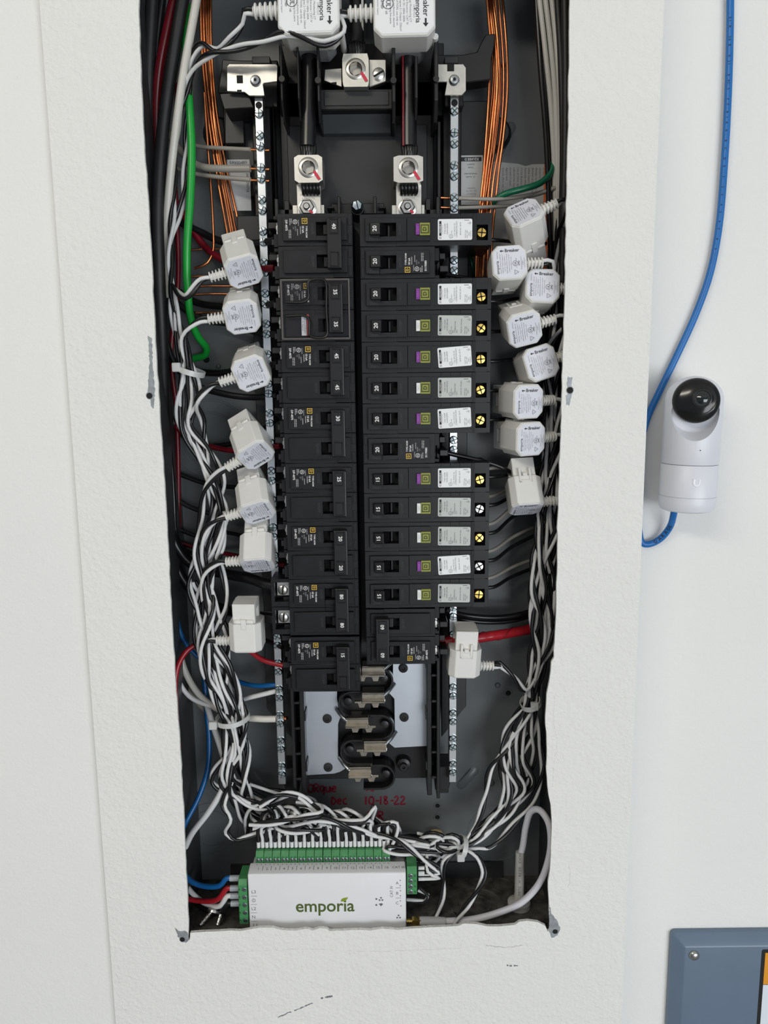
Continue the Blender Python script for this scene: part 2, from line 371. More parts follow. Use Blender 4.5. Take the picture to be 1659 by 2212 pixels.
def slotted_screw(mb, c, r, mi=0, mi2=1, ang=20, ax='y'):
    # pan head with a slot, axis along y, head towards -y
    x, y, z = c
    mb.lathe([(r, 1.2), (r, -.4), (r*.85, -.9), (.01, -1.0)], 18, None, mi, 'y', c)
    a = R(ang); ca, sa = math.cos(a), math.sin(a); w = r*.16; l = r*.93
    q = [(-l, -w), (l, -w), (l, w), (-l, w)]
    mb.add([(x+u*ca-v*sa, y-1.06, z+u*sa+v*ca) for u, v in q], [(0, 1, 2, 3)], mi2)
def make_pole_body(length, long=False):
    mb = MB()
    mb.box(0, length, 3, 58, -12.5, 12.5)
    return mb
def pole_face(mb, z, x1=56.5, raise_=0.0):
    plate_hole(mb, 4.5, x1, z-9, z+9, 16, 29.5, z-5.2, z+5.2, 0-raise_, 3)
    mb.box(16, 29.5, 2.6, 3.0, z-5.2, z+5.2)
def outer_end(mb, z, L, s=1):
    # stepped clip end and wire clamp
    mb.box(L, L+3, 7, 55, z-12.5, z-4); mb.box(L, L+5, 14, 55, z-4, z+12.3)
PROTO = {}
def std_body(two, wide=False):
    k = ('std', two, wide)
    if k in PROTO: return PROTO[k]
    L = 61; mb = MB()
    zs = (-12.7, 12.7) if two else (0,)
    for z in zs:
        # body with the handle slot cut as a pit
        plate_hole(mb, 0, L, z-12.5, z+12.5, 16, 29.5, z-5.2, z+5.2, 3, 10); mb.box(0, L, 10, 58, z-12.5, z+12.5)
        plate_hole(mb, 4.5, 56.5, z-9, z+9, 16, 29.5, z-5.2, z+5.2, 0, 3)
        mb.box(16, 29.5, 9.6, 10, z-5.2, z+5.2, 1)
        if wide:
            mb.box(L, L+16, 20, 58, z-12.5, z+12.5); mb.box(L, L+16, 6, 20, z-12.5, z-9.5); mb.box(L, L+16, 6, 20, z+8, z+12.5); mb.box(L+13, L+16, 6, 20, z-9.5, z+8)
        else:
            mb.box(L, L+4, 9, 52, z+2, z+12.3); mb.box(L, L+4, 9, 52, z-12.3, z-9.5); mb.box(L, L+2.5, 26, 52, z-9.5, z+2)
        # moulded seam steps near the inner edge
        mb.box(.6, 3.6, 2.6, 3, z-11.6, z-3.2); mb.box(.6, 3.6, 2.6, 3, z+3.2, z+11.6)
    o = mb.build('body', [M_pl, M_in], bevel=.35)
    COL.objects.unlink(o); PROTO[k] = o; return o
def gfci_body():
    if 'g' in PROTO: return PROTO['g']
    mb = MB(); L = 107.5
    plate_hole(mb, 0, 92, -12.5, 12.5, 16, 29.5, -5.2, 5.2, 3, 10); mb.box(0, 92, 10, 58, -12.5, 12.5)
    plate_hole(mb, 92, L, -12.5, 12.5, 95, 104.5, -8.5, 3.5, 3, 12); mb.box(92, L, 12, 58, -12.5, 12.5)
    plate_hole(mb, 4.5, 38, -9, 9, 16, 29.5, -5.2, 5.2, 0, 3)
    mb.box(38.3, 57, .6, 3, -8.8, 9.2)
    mb.box(16, 29.5, 9.6, 10, -5.2, 5.2, 1); mb.box(95, 104.5, 11.6, 12, -8.5, 3.5, 1)
    for x in (66, 74, 82, 92): mb.box(x, x+.35, 2.75, 3, 9.3, 12.4)
    mb.box(58, 92, 2.7, 3, 9.0, 9.5); mb.box(60, 92, 2.7, 3, -9.4, -9.0)
    o = mb.build('body', [M_pl, M_in], bevel=.35); COL.objects.unlink(o); PROTO['g'] = o; return o
def proto(key, fn):
    if key not in PROTO:
        o = fn(); COL.objects.unlink(o); PROTO[key] = o
    return PROTO[key]
def inst(key, fn, parent, loc=(0,0,0)):
    o = proto(key, fn).copy(); COL.objects.link(o); o.parent = parent; o.location = Vector(loc)*S
    for ch in PROTO[key].children:
        c = ch.copy(); COL.objects.link(c); c.parent = o
    return o
def mk_handle():
    mb = MB(); mb.prism([(8.2, -.4), (8.4, -4.6), (16.2, -5.4), (21.5, 4), (21.5, 9), (9.5, 9), (9.5, -.4)], -4.6, 4.6, 'z')
    mb.box(22.5, 24.5, 5, 9.5, -4.6, 4.6)
    return mb.build('handle', M_pl2, bevel=.4)
def mk_tie():
    mb = MB(); mb.box(8.6, 20.2, -8.5, -1, -19.6, 19.6)
    for z in (-12.7, 12.7): mb.box(12, 18, 0-1, 9, z-4.4, z+4.4); mb.box(20, 24, 3, 9, z-4.4, z+4.4)
    return mb.build('handle_tie', M_pl2, bevel=.8, seg=2)
def mk_pad():
    mb = MB(); plate_hole(mb, 10.7, 18.3, -5.9, 5.9, 11.4, 17.6, -5.2, 5.2, -8.9, -8.4); mb.box(11.6, 17.4, -9.1, -8.4, -5.0, 5.0)
    return mb.build('number_pad', M_pl2, bevel=.15)
def mk_num(n, two):
    def f():
        mb = MB(); mb.text(n, 4.6 if not two else 4.4, up_txt(12.2 if not two else 14.5, 0, -5.25 if not two else -9.16), 0, bold=.02)
        if not two:   # print sits on the slanted handle face
            mb.v = [(x, -4.6-.8*(x-8.4)/7.8-.08, z) for x, y, z in mb.v]
        return mb.build('amp_number', M_prt)
    return f
def mk_print(kind):
    def f():
        mb = MB(); face_print(mb, -.06, kind); return mb.build('printed_rating', [M_prt, M_yel, M_prt2])
    return f
def mk_emboss(s1, s2):
    def f():
        mb = MB(); mb.text(s1, 3.0, up_txt(6.8, 0, -.05), 0); mb.text(s2, 3.0, up_txt(32.6, 0, -.05), 0)
        return mb.build('embossed_words', M_emb)
    return f
def mk_date(d):
    def f():
        mb = MB(); mb.text(d, 3.0, fr(11, -.05, -7.4), 0); return mb.build('date_stamp', M_emb)
    return f
def mk_lug():
    mb = MB(); mb.box(58.5, 63.5, 16, 24, -8.6, 1.0, 0); slotted_screw(mb, (60.6, 15.4, -4), 3.6, 0, 1, 70)
    return mb.build('wire_clamp', [M_tin, M_in], smooth=40)
def mk_lug80():
    mb = MB(); mb.box(62, 72.5, 13, 20, -8.5, 4, 0); slotted_screw(mb, (67.5, 11.8, -1.2), 4.4, 0, 1, 85)
    return mb.build('wire_clamp', [M_tin, M_in], smooth=40)
def mk_test(purple):
    def f():
        mb = MB(); mb.box(45.3, 48.4, -1.2, .8, -4.4, 4.2, 0); mb.text('TEST', 2.3, up_txt(46.9, -.1, -1.28), 1, bold=.01)
        return mb.build('test_button', [M_purple if purple else M_wbtn, mat('button_lettering', (.33, .10, .42) if purple else (.5, .5, .5), .5) if purple else mat('button_lettering2', (.5, .5, .5), .5)], bevel=.2)
    return f
def mk_olive():
    mb = MB(); mb.box(48.7, 56.8, -.9, .8, -4.8, 4.8, 0); sq_logo(mb, 52.7, 0, 6.8, -.96, 1)
    return mb.build('logo_square', [M_olive, mat('olive_ink', (.02, .025, .004), .6)])
def mk_label(white, amp, tilt):
    def f():
        mb = MB(); x0, x1, h, r = 63.5, 91.5, 8.2, 1.2
        pts = []
        for cx, cz, a0 in ((x1-r, h-r, 0), (x0+r, h-r, 90), (x0+r, -h+r, 180), (x1-r, -h+r, 270)):
            for k in range(4): a = R(a0+30*k); pts.append((cx+r*math.cos(a), cz+r*math.sin(a)))
        mb.prism(pts, 2.85, 2.99, 'y', 0); y = 2.80
        mb.add([(64.6, y, -4.8), (66.4, y, -4.8), (66.4, y, 6.6), (64.6, y, 6.6)], [(0, 1, 2, 3)], 1)
        sq_logo(mb, 65.5, -6.4, 1.7, y, 1); mb.text('SQUARE D', 1.5, up_txt(65.5, .9, y-.03), 0, bold=.02)
        mb.text('by Schneider Electric', .9, up_txt(67.3, 0, y), 2)
        mb.text('TYPE HOMP', 1.55, up_txt(69.4, .6, y), 1); mb.text('HOM1%sP%s' % (amp, 'DF' if white else 'CAFI'), 1.55, up_txt(71.3, .6, y), 1)
        circ(mb, 74.2, -5.3, 1.6, y, 1, .22); mb.text('UL', 1.5, up_txt(74.2, -5.3, y), 1); mb.text('LISTED', .9, up_txt(74.8, -2, y), 1)
        if white:
            mb.text('C.B./ GFCI & C.B./', 1.35, up_txt(77.2, 0, y), 1); mb.text('COMBINATION AFCI', 1.35, up_txt(78.9, .2, y), 1); mb.text('ISSUE NO. AE-79', 1.4, up_txt(82.0, .6, y), 1)
        else:
            mb.text('C.B./', 1.35, up_txt(76.4, -4.6, y), 1); mb.text('COMBINATION', 1.35, up_txt(77.9, -1.3, y), 1); mb.text('AFCI', 1.35, up_txt(79.4, -4.6, y), 1); mb.text('ISSUE NO. DP-2640', 1.4, up_txt(83.0, -.4, y), 1)
        for k, t in enumerate(('HACR Type', '10kA, 120V~', '60Hz') + (('CLASS A',) if white else ())): mb.text(t, 1.25, up_txt(86.0+1.45*k, -3.6, y), 1)
        mb.add([(85, y, 6.9), (89, y, 6.9), (89, y, 7.25), (85, y, 7.25)], [(0, 1, 2, 3)], 1)
        circ(mb, 89.6, 4.9, .8, y, 1, .25, 12); mb.text('SP', .9, up_txt(88.0, 4.9, y), 1)
        if tilt:
            a = R(tilt); ca, sa = math.cos(a), math.sin(a)
            mb.v = [(77.5+(x-77.5)*ca-z*sa, yy, (x-77.5)*sa+z*ca) for x, yy, z in mb.v]
        return mb.build('rating_label', [M_lbl if white else M_lbl2, M_ink, M_ink2])
    return f
def mk_brass(a, silver):
    def f():
        mb = MB(); c = (99.6, 6.2, -2.2)
        mb.lathe([(4.1, 5), (4.1, -.4), (3.5, -1.1), (.01, -1.2)], 20, None, 0, 'y', c)
        for ang in (a, a+90):
            t = R(ang); ca, sa = math.cos(t), math.sin(t); w, l = .42, 3.7
            mb.add([(c[0]+u*ca-v*sa, c[1]-1.27, c[2]+u*sa+v*ca) for u, v in ((-l, -w), (l, -w), (l, w), (-l, w))], [(0, 1, 2, 3)], 1)
        mb.add([(c[0]+u, c[1]-1.3, c[2]+v) for u, v in ((-1.3, 0), (0, -1.3), (1.3, 0), (0, 1.3))], [(0, 1, 2, 3)], 1)
        return mb.build('terminal_screw', [M_tin if silver else M_brass, M_in], smooth=40)
    return f
ROW0 = 1528.5
YB = 6.0
def place(z, left):
    if left: M = Matrix.Rotation(math.pi, 4, 'Y'); M.translation = Vector((-23.0, YB, z))
    else: M = Matrix.Translation(Vector((-17.0, YB, z)))
    return M
LEFT = [('40', (1, 0), 'at the top of the left column'), ('35', (1, 1), 'under a clear lockout cover with a black wire hasp'), ('45', (1, 1), 'third from the top of the left column'),
        ('30', (1, 0), 'in the middle of the left column'), ('25', (1, 0), 'in the left column below the one marked 30'), ('20', (1, 1), 'in the left column directly above the one marked 80'),
        ('80', (1, 1), 'with two large silver terminal screws beside it'), ('15', (1, 0), 'at the bottom of the left column')]
def std_parts(root, two, nums, kind, wide=False, left=False, date=None):
    b = std_body(two, wide).copy(); COL.objects.link(b); b.parent = root
    if two:
        inst('tie', mk_tie, root)
        for i, z in enumerate((-12.7, 12.7)):          # index 0 = first pole in reading order
            pd = inst('pad', mk_pad, root, (0, 0, z))
            if nums[1][i]: inst(('num2', nums[0]), mk_num(nums[0], True), root, (0, 0, z)).parent = root
            inst('emb_off', mk_emboss('   ', 'O/OFF'), root, (0, 0, z))
        inst(('prt', kind), mk_print(kind), root, (0, 0, -12.7))
        for z in (-12.7, 12.7): inst('lug80' if wide else 'lug', mk_lug80 if wide else mk_lug, root, (0, 0, z))
    else:
        h = inst('handle', mk_handle, root); inst(('num', nums), mk_num(nums, False), root)
        inst(('prt', kind), mk_print(kind), root); inst('emb', mk_emboss('I/ON', 'O/OFF'), root); inst(('date', date), mk_date(date or '22474'), root)
        pass
for i, (n, shown, ph) in enumerate(LEFT):
    z = ROW0+1.2-25.4*(2*i+.5) - (1.5 if i == 7 else 0)
    root = empty('two_pole_breaker', 'black two-pole breaker marked %s, %s' % (n, ph), 'breaker', M=place(z, True), group='breakers in the left column')
    std_parts(root, True, (n, shown), 0, wide=(n == '80'))
GF = [('20', 1, 0), None, ('20', 1, 0), ('20', 0, -1), ('20', 1, 4), ('20', 0, 0), ('20', 1, 3), None, ('15', 1, 0), ('15', 0, -1), ('15', 0, -1), ('15', 1, 3), ('15', 0, -1)]
ORD = ['first', 'second', 'third', 'fourth', 'fifth', 'sixth', 'seventh', 'eighth', 'ninth', 'tenth', 'eleventh', 'twelfth', 'thirteenth']
for i, g in enumerate(GF):
    z = ROW0-25.4*i
    if g is None:
        root = empty('single_pole_breaker', 'short black breaker marked 20, yellow logo, %s down the right column' % ORD[i], 'breaker', M=place(z, False), group='breakers in the right column')
        std_parts(root, False, '20', 1, date='22474'); continue
    n, pur, tilt = g
    root = empty('arc_fault_breaker', 'long black breaker marked %s, %s test button, %s down the right column' % (n, 'purple' if pur else 'white', ORD[i]), 'breaker', M=place(z, False), group='breakers in the right column')
    b = gfci_body().copy(); COL.objects.link(b); b.parent = root
    if not pur: pass
    inst('handle', mk_handle, root); inst(('num', n), mk_num(n, False), root)
    inst('emb', mk_emboss('I/ON', 'O/OFF'), root); inst(('date', '23011' if pur else '22481'), mk_date('23011' if pur else '22481'), root)
    inst(('test', pur), mk_test(pur), root); inst('olive', mk_olive, root)
    inst(('lbl', pur, n, tilt), mk_label(pur, n, tilt), root)
    inst(('brass', i), mk_brass((85, 40, 100, 55, 95, 20, 65, 0, 105, 70, 45, 30, 85)[i], i in (9, 11)), root)
root = empty('two_pole_breaker', 'black two-pole breaker marked 60 at the bottom of the right column', 'breaker', M=place(ROW0-25.4*13.5-1, False), group='breakers in the right column')
std_parts(root, True, ('60', (1, 1)), 0)
# lockout cover on the breaker marked 35
z35 = ROW0+1.2-25.4*2.5
M_clear = mat('clear_plastic', (.05, .048, .055), .10, 0, alpha=.10, spec=.5, coat=.2)
lk = empty('breaker_lockout_cover', 'clear plastic lockout cover with black wire hasp over the breaker marked 35', 'lockout cover', M=place(z35, True))
mb = MB(); plate_hole(mb, 3.5, 59, -23.5, 23.5, 7, 25.5, -18, 18, -2.2, -.3); mb.build('clear_plate', M_clear, lk, bevel=.3)
mb = MB(); plate_hole(mb, 3.0, 59.5, -24, 24, 4.2, 58.3, -22.8, 22.8, -2.8, .4); mb.build('cover_rim', mat('clear_rim', (.20, .18, .17), .2, alpha=.5), lk, bevel=.2)
hp = [(55, -5, -5.5), (40, -6, -5.5), (36.6, -6.5, -8), (36.2, -7, -21), (33, -7, -22.8), (24, -7, -22.8), (22, -7, -21), (22, -7, 0), (22, -7, 21), (24, -7, 22.8), (33, -7, 22.8), (36, -7, 21), (36.4, -6.5, 8), (40, -6, 5.5), (55, -5, 5.5)]
MB().tube(spline(hp, 1.5), 1.05, 8).build('wire_hasp', M_pl2, lk, smooth=60)
mb = MB(); mb.box(39, 43, -2.4, -2.2, 5, 21, 0); mb.text('Use to Lock Breaker', 1.5, up_txt(40.2, 13, -2.45), 1); mb.text('On. Required', 1.5, up_txt(41.9, 13, -2.45), 1)
mb.build('white_notice', [mat('notice_paper', (.50, .50, .54), .5), M_ink], lk)
mb = MB(); mb.box(36.8, 38.6, -2.4, -2.2, 4, 21, 0); mb.build('red_strip', mat('red_strip', (.30, .03, .04), .5), lk)
mb = MB(); mb.text('O OFF    LOCK   15-70', 3.4, up_txt(33.8, 0, -2.3), 0, sx=.95); mb.build('embossed_words', mat('cover_lettering', (.004, .004, .004), .5), lk)
# ------------------------------------------------------------------ black plastic busbar carrier
M_car = mat('carrier_plastic', (.007, .007, .0075), .40, var=.25, vs_=50, bump=.03, bs=700)
M_car2 = mat('carrier_panel', (.017, .018, .019), .40, var=.15, vs_=30)
M_alu = mat('aluminium', (.70, .72, .74), .30, 1.0, var=.06, vs_=40, bump=.04, bs=300, bd=.0003)
M_alb = mat('bus_aluminium', (.62, .66, .72), .38, 1.0, var=.05, vs_=30)
M_nick = mat('nickel_stab', (.52, .48, .42), .25, 1.0, var=.12, vs_=200)
M_zinc = mat('zinc_screw', (.66, .75, .78), .22, 1.0)
M_stl = mat('dull_lug', (.66, .64, .59), .36, 1.0, var=.08, vs_=150, bump=.12, bs=900, bd=.0003)
M_red = mat('torque_paint', (.55, .03, .06), .5)
CL = (CX, 75, 1025)
car = empty('busbar_carrier', 'black plastic busbar carrier between the neutral bars behind the breakers', 'busbar carrier', CL)
def cc(mb, name, mats=None, **k): return child(mb, name, mats or M_car, car, CL, **k)
Z = lambda py, Y=45: A(830, py, Y).z
X = lambda px, py, Y=45: A(px, py, Y).x
cc(MB().box(-86, 47, 66, 80, 1020, 1662), 'base', bevel=.6)
cc(MB().box(-80, 41, 62, 66, 1548, 1626), 'upper_plate', M_car2, bevel=.5)
# long side rails
for s in (-1, 1):
    x = CX+s*60
    cc(MB().box(x-2.2, x+2.2, 40, 66, 1016, 1560), 'side_rail', bevel=.5)
    cc(MB().box(x+s*8-1.5, x+s*8+1.5, 34, 66, 1016, 1560), 'side_rail', bevel=.5)
    for k in range(17):
        z = 1036+k*25.4 if k < 20 else 0
        cc(MB().box(*sorted((x+s*2, x+s*8)), 37, 60, z-1.2, z+1.2), 'rail_rib', bevel=.3)
        if k % 2 == 0: cc(MB().box(*sorted((x-s*2, x-s*3.6)), 40, 60, z+6, z+14), 'rail_hook', bevel=.3)
    # foot of the carrier
    cc(MB().prism([(x+s*6, 1016), (x+s*19, 1016), (x+s*23, 1034), (x+s*23, 1040), (x+s*6, 1040)], 50, 78, 'y'), 'foot', bevel=.5)
    cc(MB().box(*sorted((x+s*10, x+s*20)), 62, 76, 1006, 1018), 'foot_tab', bevel=.5)
    # wing panels behind the neutral bars
    cc(MB().prism([(x+s*14, 1060), (x+s*33, 1086), (x+s*38, 1092), (x+s*38, 1180), (x+s*14, 1180)], 72, 80, 'y'), 'wing_panel', M_car2, bevel=.5)
    cc(MB().box(*sorted((x+s*14, x+s*38)), 74, 80, 1190, 1530), 'wing_panel', M_car2, bevel=.5)
    cc(MB().box(*sorted((x+s*30, x+s*58)), 78, 84, 1572, 1650), 'wing_panel', M_car2, bevel=.8)
    cc(MB().box(*sorted((x+s*22, x+s*46)), 58, 80, 1530, 1552), 'wing_block', bevel=.8)
    cc(MB().box(*sorted((x+s*14, x+s*30)), 60, 80, 1548, 1662), 'wing_rail', bevel=.8)
    # black clip towers that hook the outer ends of the breakers
    for k in range(16):
        z = ROW0+1-25.4*k
        if s > 0 and k in (1, 7, 13, 14): cc(MB().box(x+8, x+15, 14, 66, z-8, z-3).box(x+8, x+13, 20, 66, z+3, z+8), 'clip_tower', bevel=.4)
        if s < 0: cc(MB().box(x-14, x-4, 22, 66, z+4, z+9).box(x-11, x-4, 18, 66, z-10, z-5), 'clip_tower', bevel=.4)
# upper barrier walls around the main cables
for px0, px1, y0, yb in ((603, 612, 92, 238), (640, 648, 100, 235), (683, 692, 100, 240), (846, 855, 95, 240), (896, 903, 120, 232), (938, 947, 78, 238)):
    p0 = A(px0, y0, 18); p1 = A(px1, yb, 18)
    cc(MB().prism([(18, p1.z+8), (18, p0.z), (66, p0.z-6), (66, p1.z-6), (30, p1.z-6)], p0.x, p1.x, 'x'), 'barrier_wall', bevel=.6)
for px, py in ((609, 172), (687, 175), (850, 175), (942, 172)):
    p = A(px, py, 17); cc(MB().lathe([(2.4, 0), (2.4, 4)], 14, None, 0, 'y', (p.x, 15, p.z)), 'barrier_peg', smooth=40)
a, b = A(692, 195, 34), A(848, 238, 34)
cc(MB().box(a.x, b.x, 32, 66, b.z, a.z), 'lug_block', M_car, bevel=.8)
cc(MB().box(a.x+3, b.x-3, 31.2, 33, b.z+3, a.z-2), 'lug_block_face', M_car2, bevel=.4)
a, b = A(695, 243, 45), A(845, 280, 45)
cc(MB().prism([(40, a.z), (54, b.z), (62, b.z), (62, a.z)], a.x, b.x, 'x'), 'sloped_plate', mat('slope_panel', (.055, .060, .066), .35), bevel=.4)
a, b = A(600, 90, 60), A(960, 245, 60)
cc(MB().box(a.x, b.x, 66, 80, b.z, a.z), 'upper_frame', bevel=.6)
# gussets left and right of the cables
def pxprism(pts, Y0, Y1): return MB().prism([(A(x, y, Y0).x, A(x, y, Y0).z) for x, y in pts], Y0, Y1, 'y')
cc(pxprism([(940, 118), (1000, 118), (1030, 112), (1040, 90), (1050, 74), (1070, 72), (1068, 100), (1062, 125), (1060, 172), (1010, 178), (940, 178)], 56, 74), 'gusset', bevel=.8)
cc(pxprism([(600, 130), (520, 130), (480, 128), (478, 150), (470, 200), (540, 206), (555, 230), (600, 232)], 56, 74), 'gusset', bevel=.8)
cc(pxprism([(960, 176), (1000, 200), (1002, 230), (960, 230)], 46, 74), 'gusset', bevel=.8)
for px0, px1 in ((545, 584), (960, 990)):
    p0, p1 = A(px0, 124, 44), A(px1, 139, 44); cc(MB().box(p0.x, p1.x, 42, 70, p1.z, p0.z), 'top_tab', M_car2, bevel=.4)
# left upper tray behind the bracket
cc(pxprism([(474, 202), (535, 198), (548, 232), (484, 236)], 40, 74), 'bar_tray', bevel=.6)
cc(pxprism([(486, 236), (525, 236), (528, 310), (486, 310)], 70, 78), 'bar_tray_panel', M_car2, bevel=.6)
for px in (470, 1072):
    p = A(px, 285, 80); cc(MB().lathe([(14, 15), (14, 4), (11, 0), (.1, 0)], 24, None, 0, 'y', (p.x, 80, p.z)), 'round_boss', smooth=40)
# small features above the first breakers
for px0, py0, px1, py1, Y in ((728, 424, 736, 462, 40), (806, 424, 814, 462, 40), (715, 440, 830, 462, 48), (706, 446, 722, 450, 38), (818, 446, 834, 450, 38), (600, 452, 640, 470, 40), (905, 452, 955, 470, 40), (590, 225, 596, 460, 50), (945, 262, 952, 460, 50)):
    p0, p1 = A(px0, py0, Y), A(px1, py1, Y); cc(MB().box(p0.x, p1.x, Y, 66, p1.z, p0.z), 'locating_rib', bevel=.5)
# screw with blue-ish hex head between the mains
p = A(771, 443, 24)
mb = MB(); mb.lathe([(5, 10), (5, 3), (3.8, 0), (.1, -.3)], 6, None, 0, 'y', (p.x, 24, p.z), .3); mb.lathe([(5.2, 12), (5.2, 6), (4, 4)], 18, None, 0, 'y', (p.x, 24, p.z))
mb.add([(p.x+u, 23.6, p.z+v) for u, v in ((-1, 3.6), (-.2, 3.9), (1.6, -3.6), (.8, -3.9))], [(0, 1, 2, 3)], 1)
cc(mb, 'mounting_screw', [M_zinc, M_in], smooth=35); cc(MB().cyl((p.x, 0, p.z), 5.6, 34, 66, 18), 'screw_post', smooth=40)
# ------------------------------------------------------------------ bus plates and stabs (bottom, uncovered)
def px_rect(x0, y0, x1, y1, Y): a, b = A(x0, y0, Y), A(x1, y1, Y); return a.x, b.x, b.z, a.z
YP = 56
x0, x1, z0, z1 = px_rect(648, 1440, 736, 1676, YP); LP = (x0, x1, z0, z1)
def busplate(label, pts, stabs, pads):
    q = [A(*s, YP) for s in pts]; c = A(*pts[0], YP)
    o = empty('bus_plate', label, 'bus plate', (c.x, YP, c.z)); cl = (c.x, YP, c.z)
    child(MB().prism([(v.x, v.z) for v in q], YP, YP+2.4, 'y'), 'plate', M_alb, o, cl, bevel=.5)
    for (px, py, d) in stabs:
        p = A(px, py, 40); x, z = p.x, p.z; mb = MB()
        # riser + stepped jaw blade
        prof = [(-13*d, 6.5), (9*d, 6.5), (9*d, -1), (16*d, -1), (16*d, -3.5), (13*d, -3.5), (11.5*d, -8), (6.5*d, -8), (5*d, -4), (0, -4), (-1.5*d, -8), (-6.5*d, -8), (-8*d, -3), (-13*d, -2)]
        mb.prism([(x+u, z+v) for u, v in prof], 40, 42, 'y'); mb.box(*sorted((x-13*d, x+9*d)), 34, 42, z-1.2, z+.8); mb.box(*sorted((x-13*d, x+9*d)), 40, 56, z+5, z+7)
        child(mb, 'stab', M_nick, o, cl, bevel=.5)
        rb = MB(); a0 = Vector((x-22*d, 54, z+10)); a1 = Vector((x-11*d, 41, z+3.5)); rb.tube(spline([a0, a0.lerp(a1, .5)+Vector((0, -2, 0)), a1], 1.5), 2.0, 10)
        child(rb, 'stab_arm', M_alu, o, cl, smooth=60)
    for px, py in pads:
        p = A(px, py, YP); child(MB().lathe([(4.4, 2), (4.4, -1.2), (3.6, -1.8), (1.8, -1.8), (1.6, -.6), (.1, -.6)], 20, None, 0, 'y', (p.x, YP, p.z)), 'plastic_rivet', mat('rivet_black', (.010, .010, .010), .7), o, cl, smooth=40)
busplate('bare aluminium bus plate on the left, below the breaker marked 15', [(648, 1440), (730, 1440), (729, 1510), (735, 1535), (748, 1545), (735, 1552), (731, 1565), (731, 1630), (738, 1650), (748, 1660), (735, 1668), (722, 1672), (652, 1676)], [(776, 1566, 1), (782, 1673, 1)], [(707, 1552), (709, 1657)])
busplate('bare aluminium bus plate on the right, below the breaker marked 60', [(848, 1424), (927, 1424), (928, 1612), (852, 1616), (842, 1608), (836, 1600), (846, 1590), (852, 1575), (851, 1510), (840, 1498), (828, 1492), (842, 1482), (848, 1468)], [(802, 1512, -1), (806, 1617, -1), (802, 1455, -1)], [(871, 1443), (873, 1549)])
# U-shaped black barriers round the stabs
for px, py, d in ((820, 1468, 1), (760, 1518, -1), (822, 1568, 1), (764, 1622, -1), (825, 1675, 1)):
    p = A(px, py, 50); pts = []
    for k in range(13):
        t = R(-90+15*k); pts.append((p.x+d*13*math.cos(t), p.z+13*math.sin(t)))
    out = [(p.x-d*18, p.z-13)]+pts+[(p.x-d*18, p.z+13)]
    inn = [(p.x-d*18, p.z+11)]+[(p.x+(x-p.x)*.85, p.z+(z-p.z)*.85) for x, z in reversed(pts)]+[(p.x-d*18, p.z-11)]
    cc(MB().prism(out+inn, 46, 66, 'y'), 'stab_barrier', bevel=.4)
    cc(MB().prism(out, 58, 66, 'y'), 'stab_floor', bevel=.4)
    cc(MB().lathe([(4, 10), (4, 0), (2.5, -.5), (.1, -.5)], 18, None, 0, 'y', (p.x+d*4, 52, p.z)), 'barrier_post', smooth=40)
p = A(872, 1655, 56); cc(MB().lathe([(7.5, 10), (6.5, 2), (3.6, 1), (3.6, -3), (1.6, -3), (1.4, -1), (.1, -1)], 22, None, 0, 'y', (p.x, 56, p.z)), 'fixing_boss', smooth=40)
# ------------------------------------------------------------------ neutral bars
def bar_screw():
    mb = MB(); mb.lathe([(3.7, 3), (3.7, -.6), (3.0, -1.5), (.01, -1.7)], 16, None, 0, 'y')
    for an in (25, 115):
        t = R(an); ca, sa = math.cos(t), math.sin(t)
        mb.add([(u*ca-v*sa, -1.76, u*sa+v*ca) for u, v in ((-3, -.42), (3, -.42), (3, .42), (-3, .42))], [(0, 1, 2, 3)], 1)
    return mb.build('clamp_screw', [M_zinc, mat('screw_slot', (.06, .075, .08), .5, .5)], smooth=40)
def nbar(xc, label, bracket_px, hole, torx, sqh):
    YN = 40; zt, zb = Z(206, YN), Z(1692, YN); cl = (xc, YN, zb)
    o = empty('neutral_bar', label, 'neutral bar', cl, group='neutral bars')
    child(MB().box(xc-3.6, xc+3.6, YN, YN+11, zb, zt), 'bar', M_alu, o, cl, bevel=.5)
    zz = [Z(243, YN)]; z = Z(290, YN)
    while z > zb+8: zz += [z, z-8.6]; z -= 25.6
    rnd = random.Random(int(xc))
    for q in zz:
        s_ = inst('bscrew', bar_screw, o, (0, -.6, q-zb)); s_.rotation_euler.y = rnd.uniform(0, 3)
    mb = MB(); mb.cyl((xc, YN-.1, Z(224, YN)), 2.8, 0, .2, 16); child(mb, 'wire_hole', M_in, o, cl)
    # bracket at the top
    YK = 34
    pts = [(A(x, y, YK).x, A(x, y, YK).z) for x, y in bracket_px]
    child(MB().prism(pts, YK, YK+2, 'y'), 'bracket', M_stl, o, cl, bevel=.4)
    h0, h1 = A(hole[0], hole[1], YK), A(hole[2], hole[3], YK); child(MB().box(h0.x, h1.x, YK-.12, YK+.1, h1.z, h0.z), 'bracket_hole', M_in, o, cl)
    if sqh: h0, h1 = A(*sqh[:2], YK), A(*sqh[2:], YK); child(MB().box(h0.x, h1.x, YK-.12, YK+.1, h1.z, h0.z), 'bracket_hole', M_in, o, cl)
    p = A(*torx, YK); mb = MB(); mb.lathe([(4.4, 1), (4.4, -.8), (3.2, -2.4), (.1, -2.9)], 20, None, 0, 'y', (p.x, YK, p.z))
    st = []
    for k in range(12): t = 2*math.pi*k/12; r = 1.7 if k % 2 else 1.0; st.append((p.x+r*math.cos(t), YK-2.96, p.z+r*math.sin(t)))
    mb.add(st, [tuple(range(12))], 1); child(mb, 'torx_screw', [mat('torx_steel', (.42, .43, .45), .3, 1), M_in], o, cl, smooth=40)
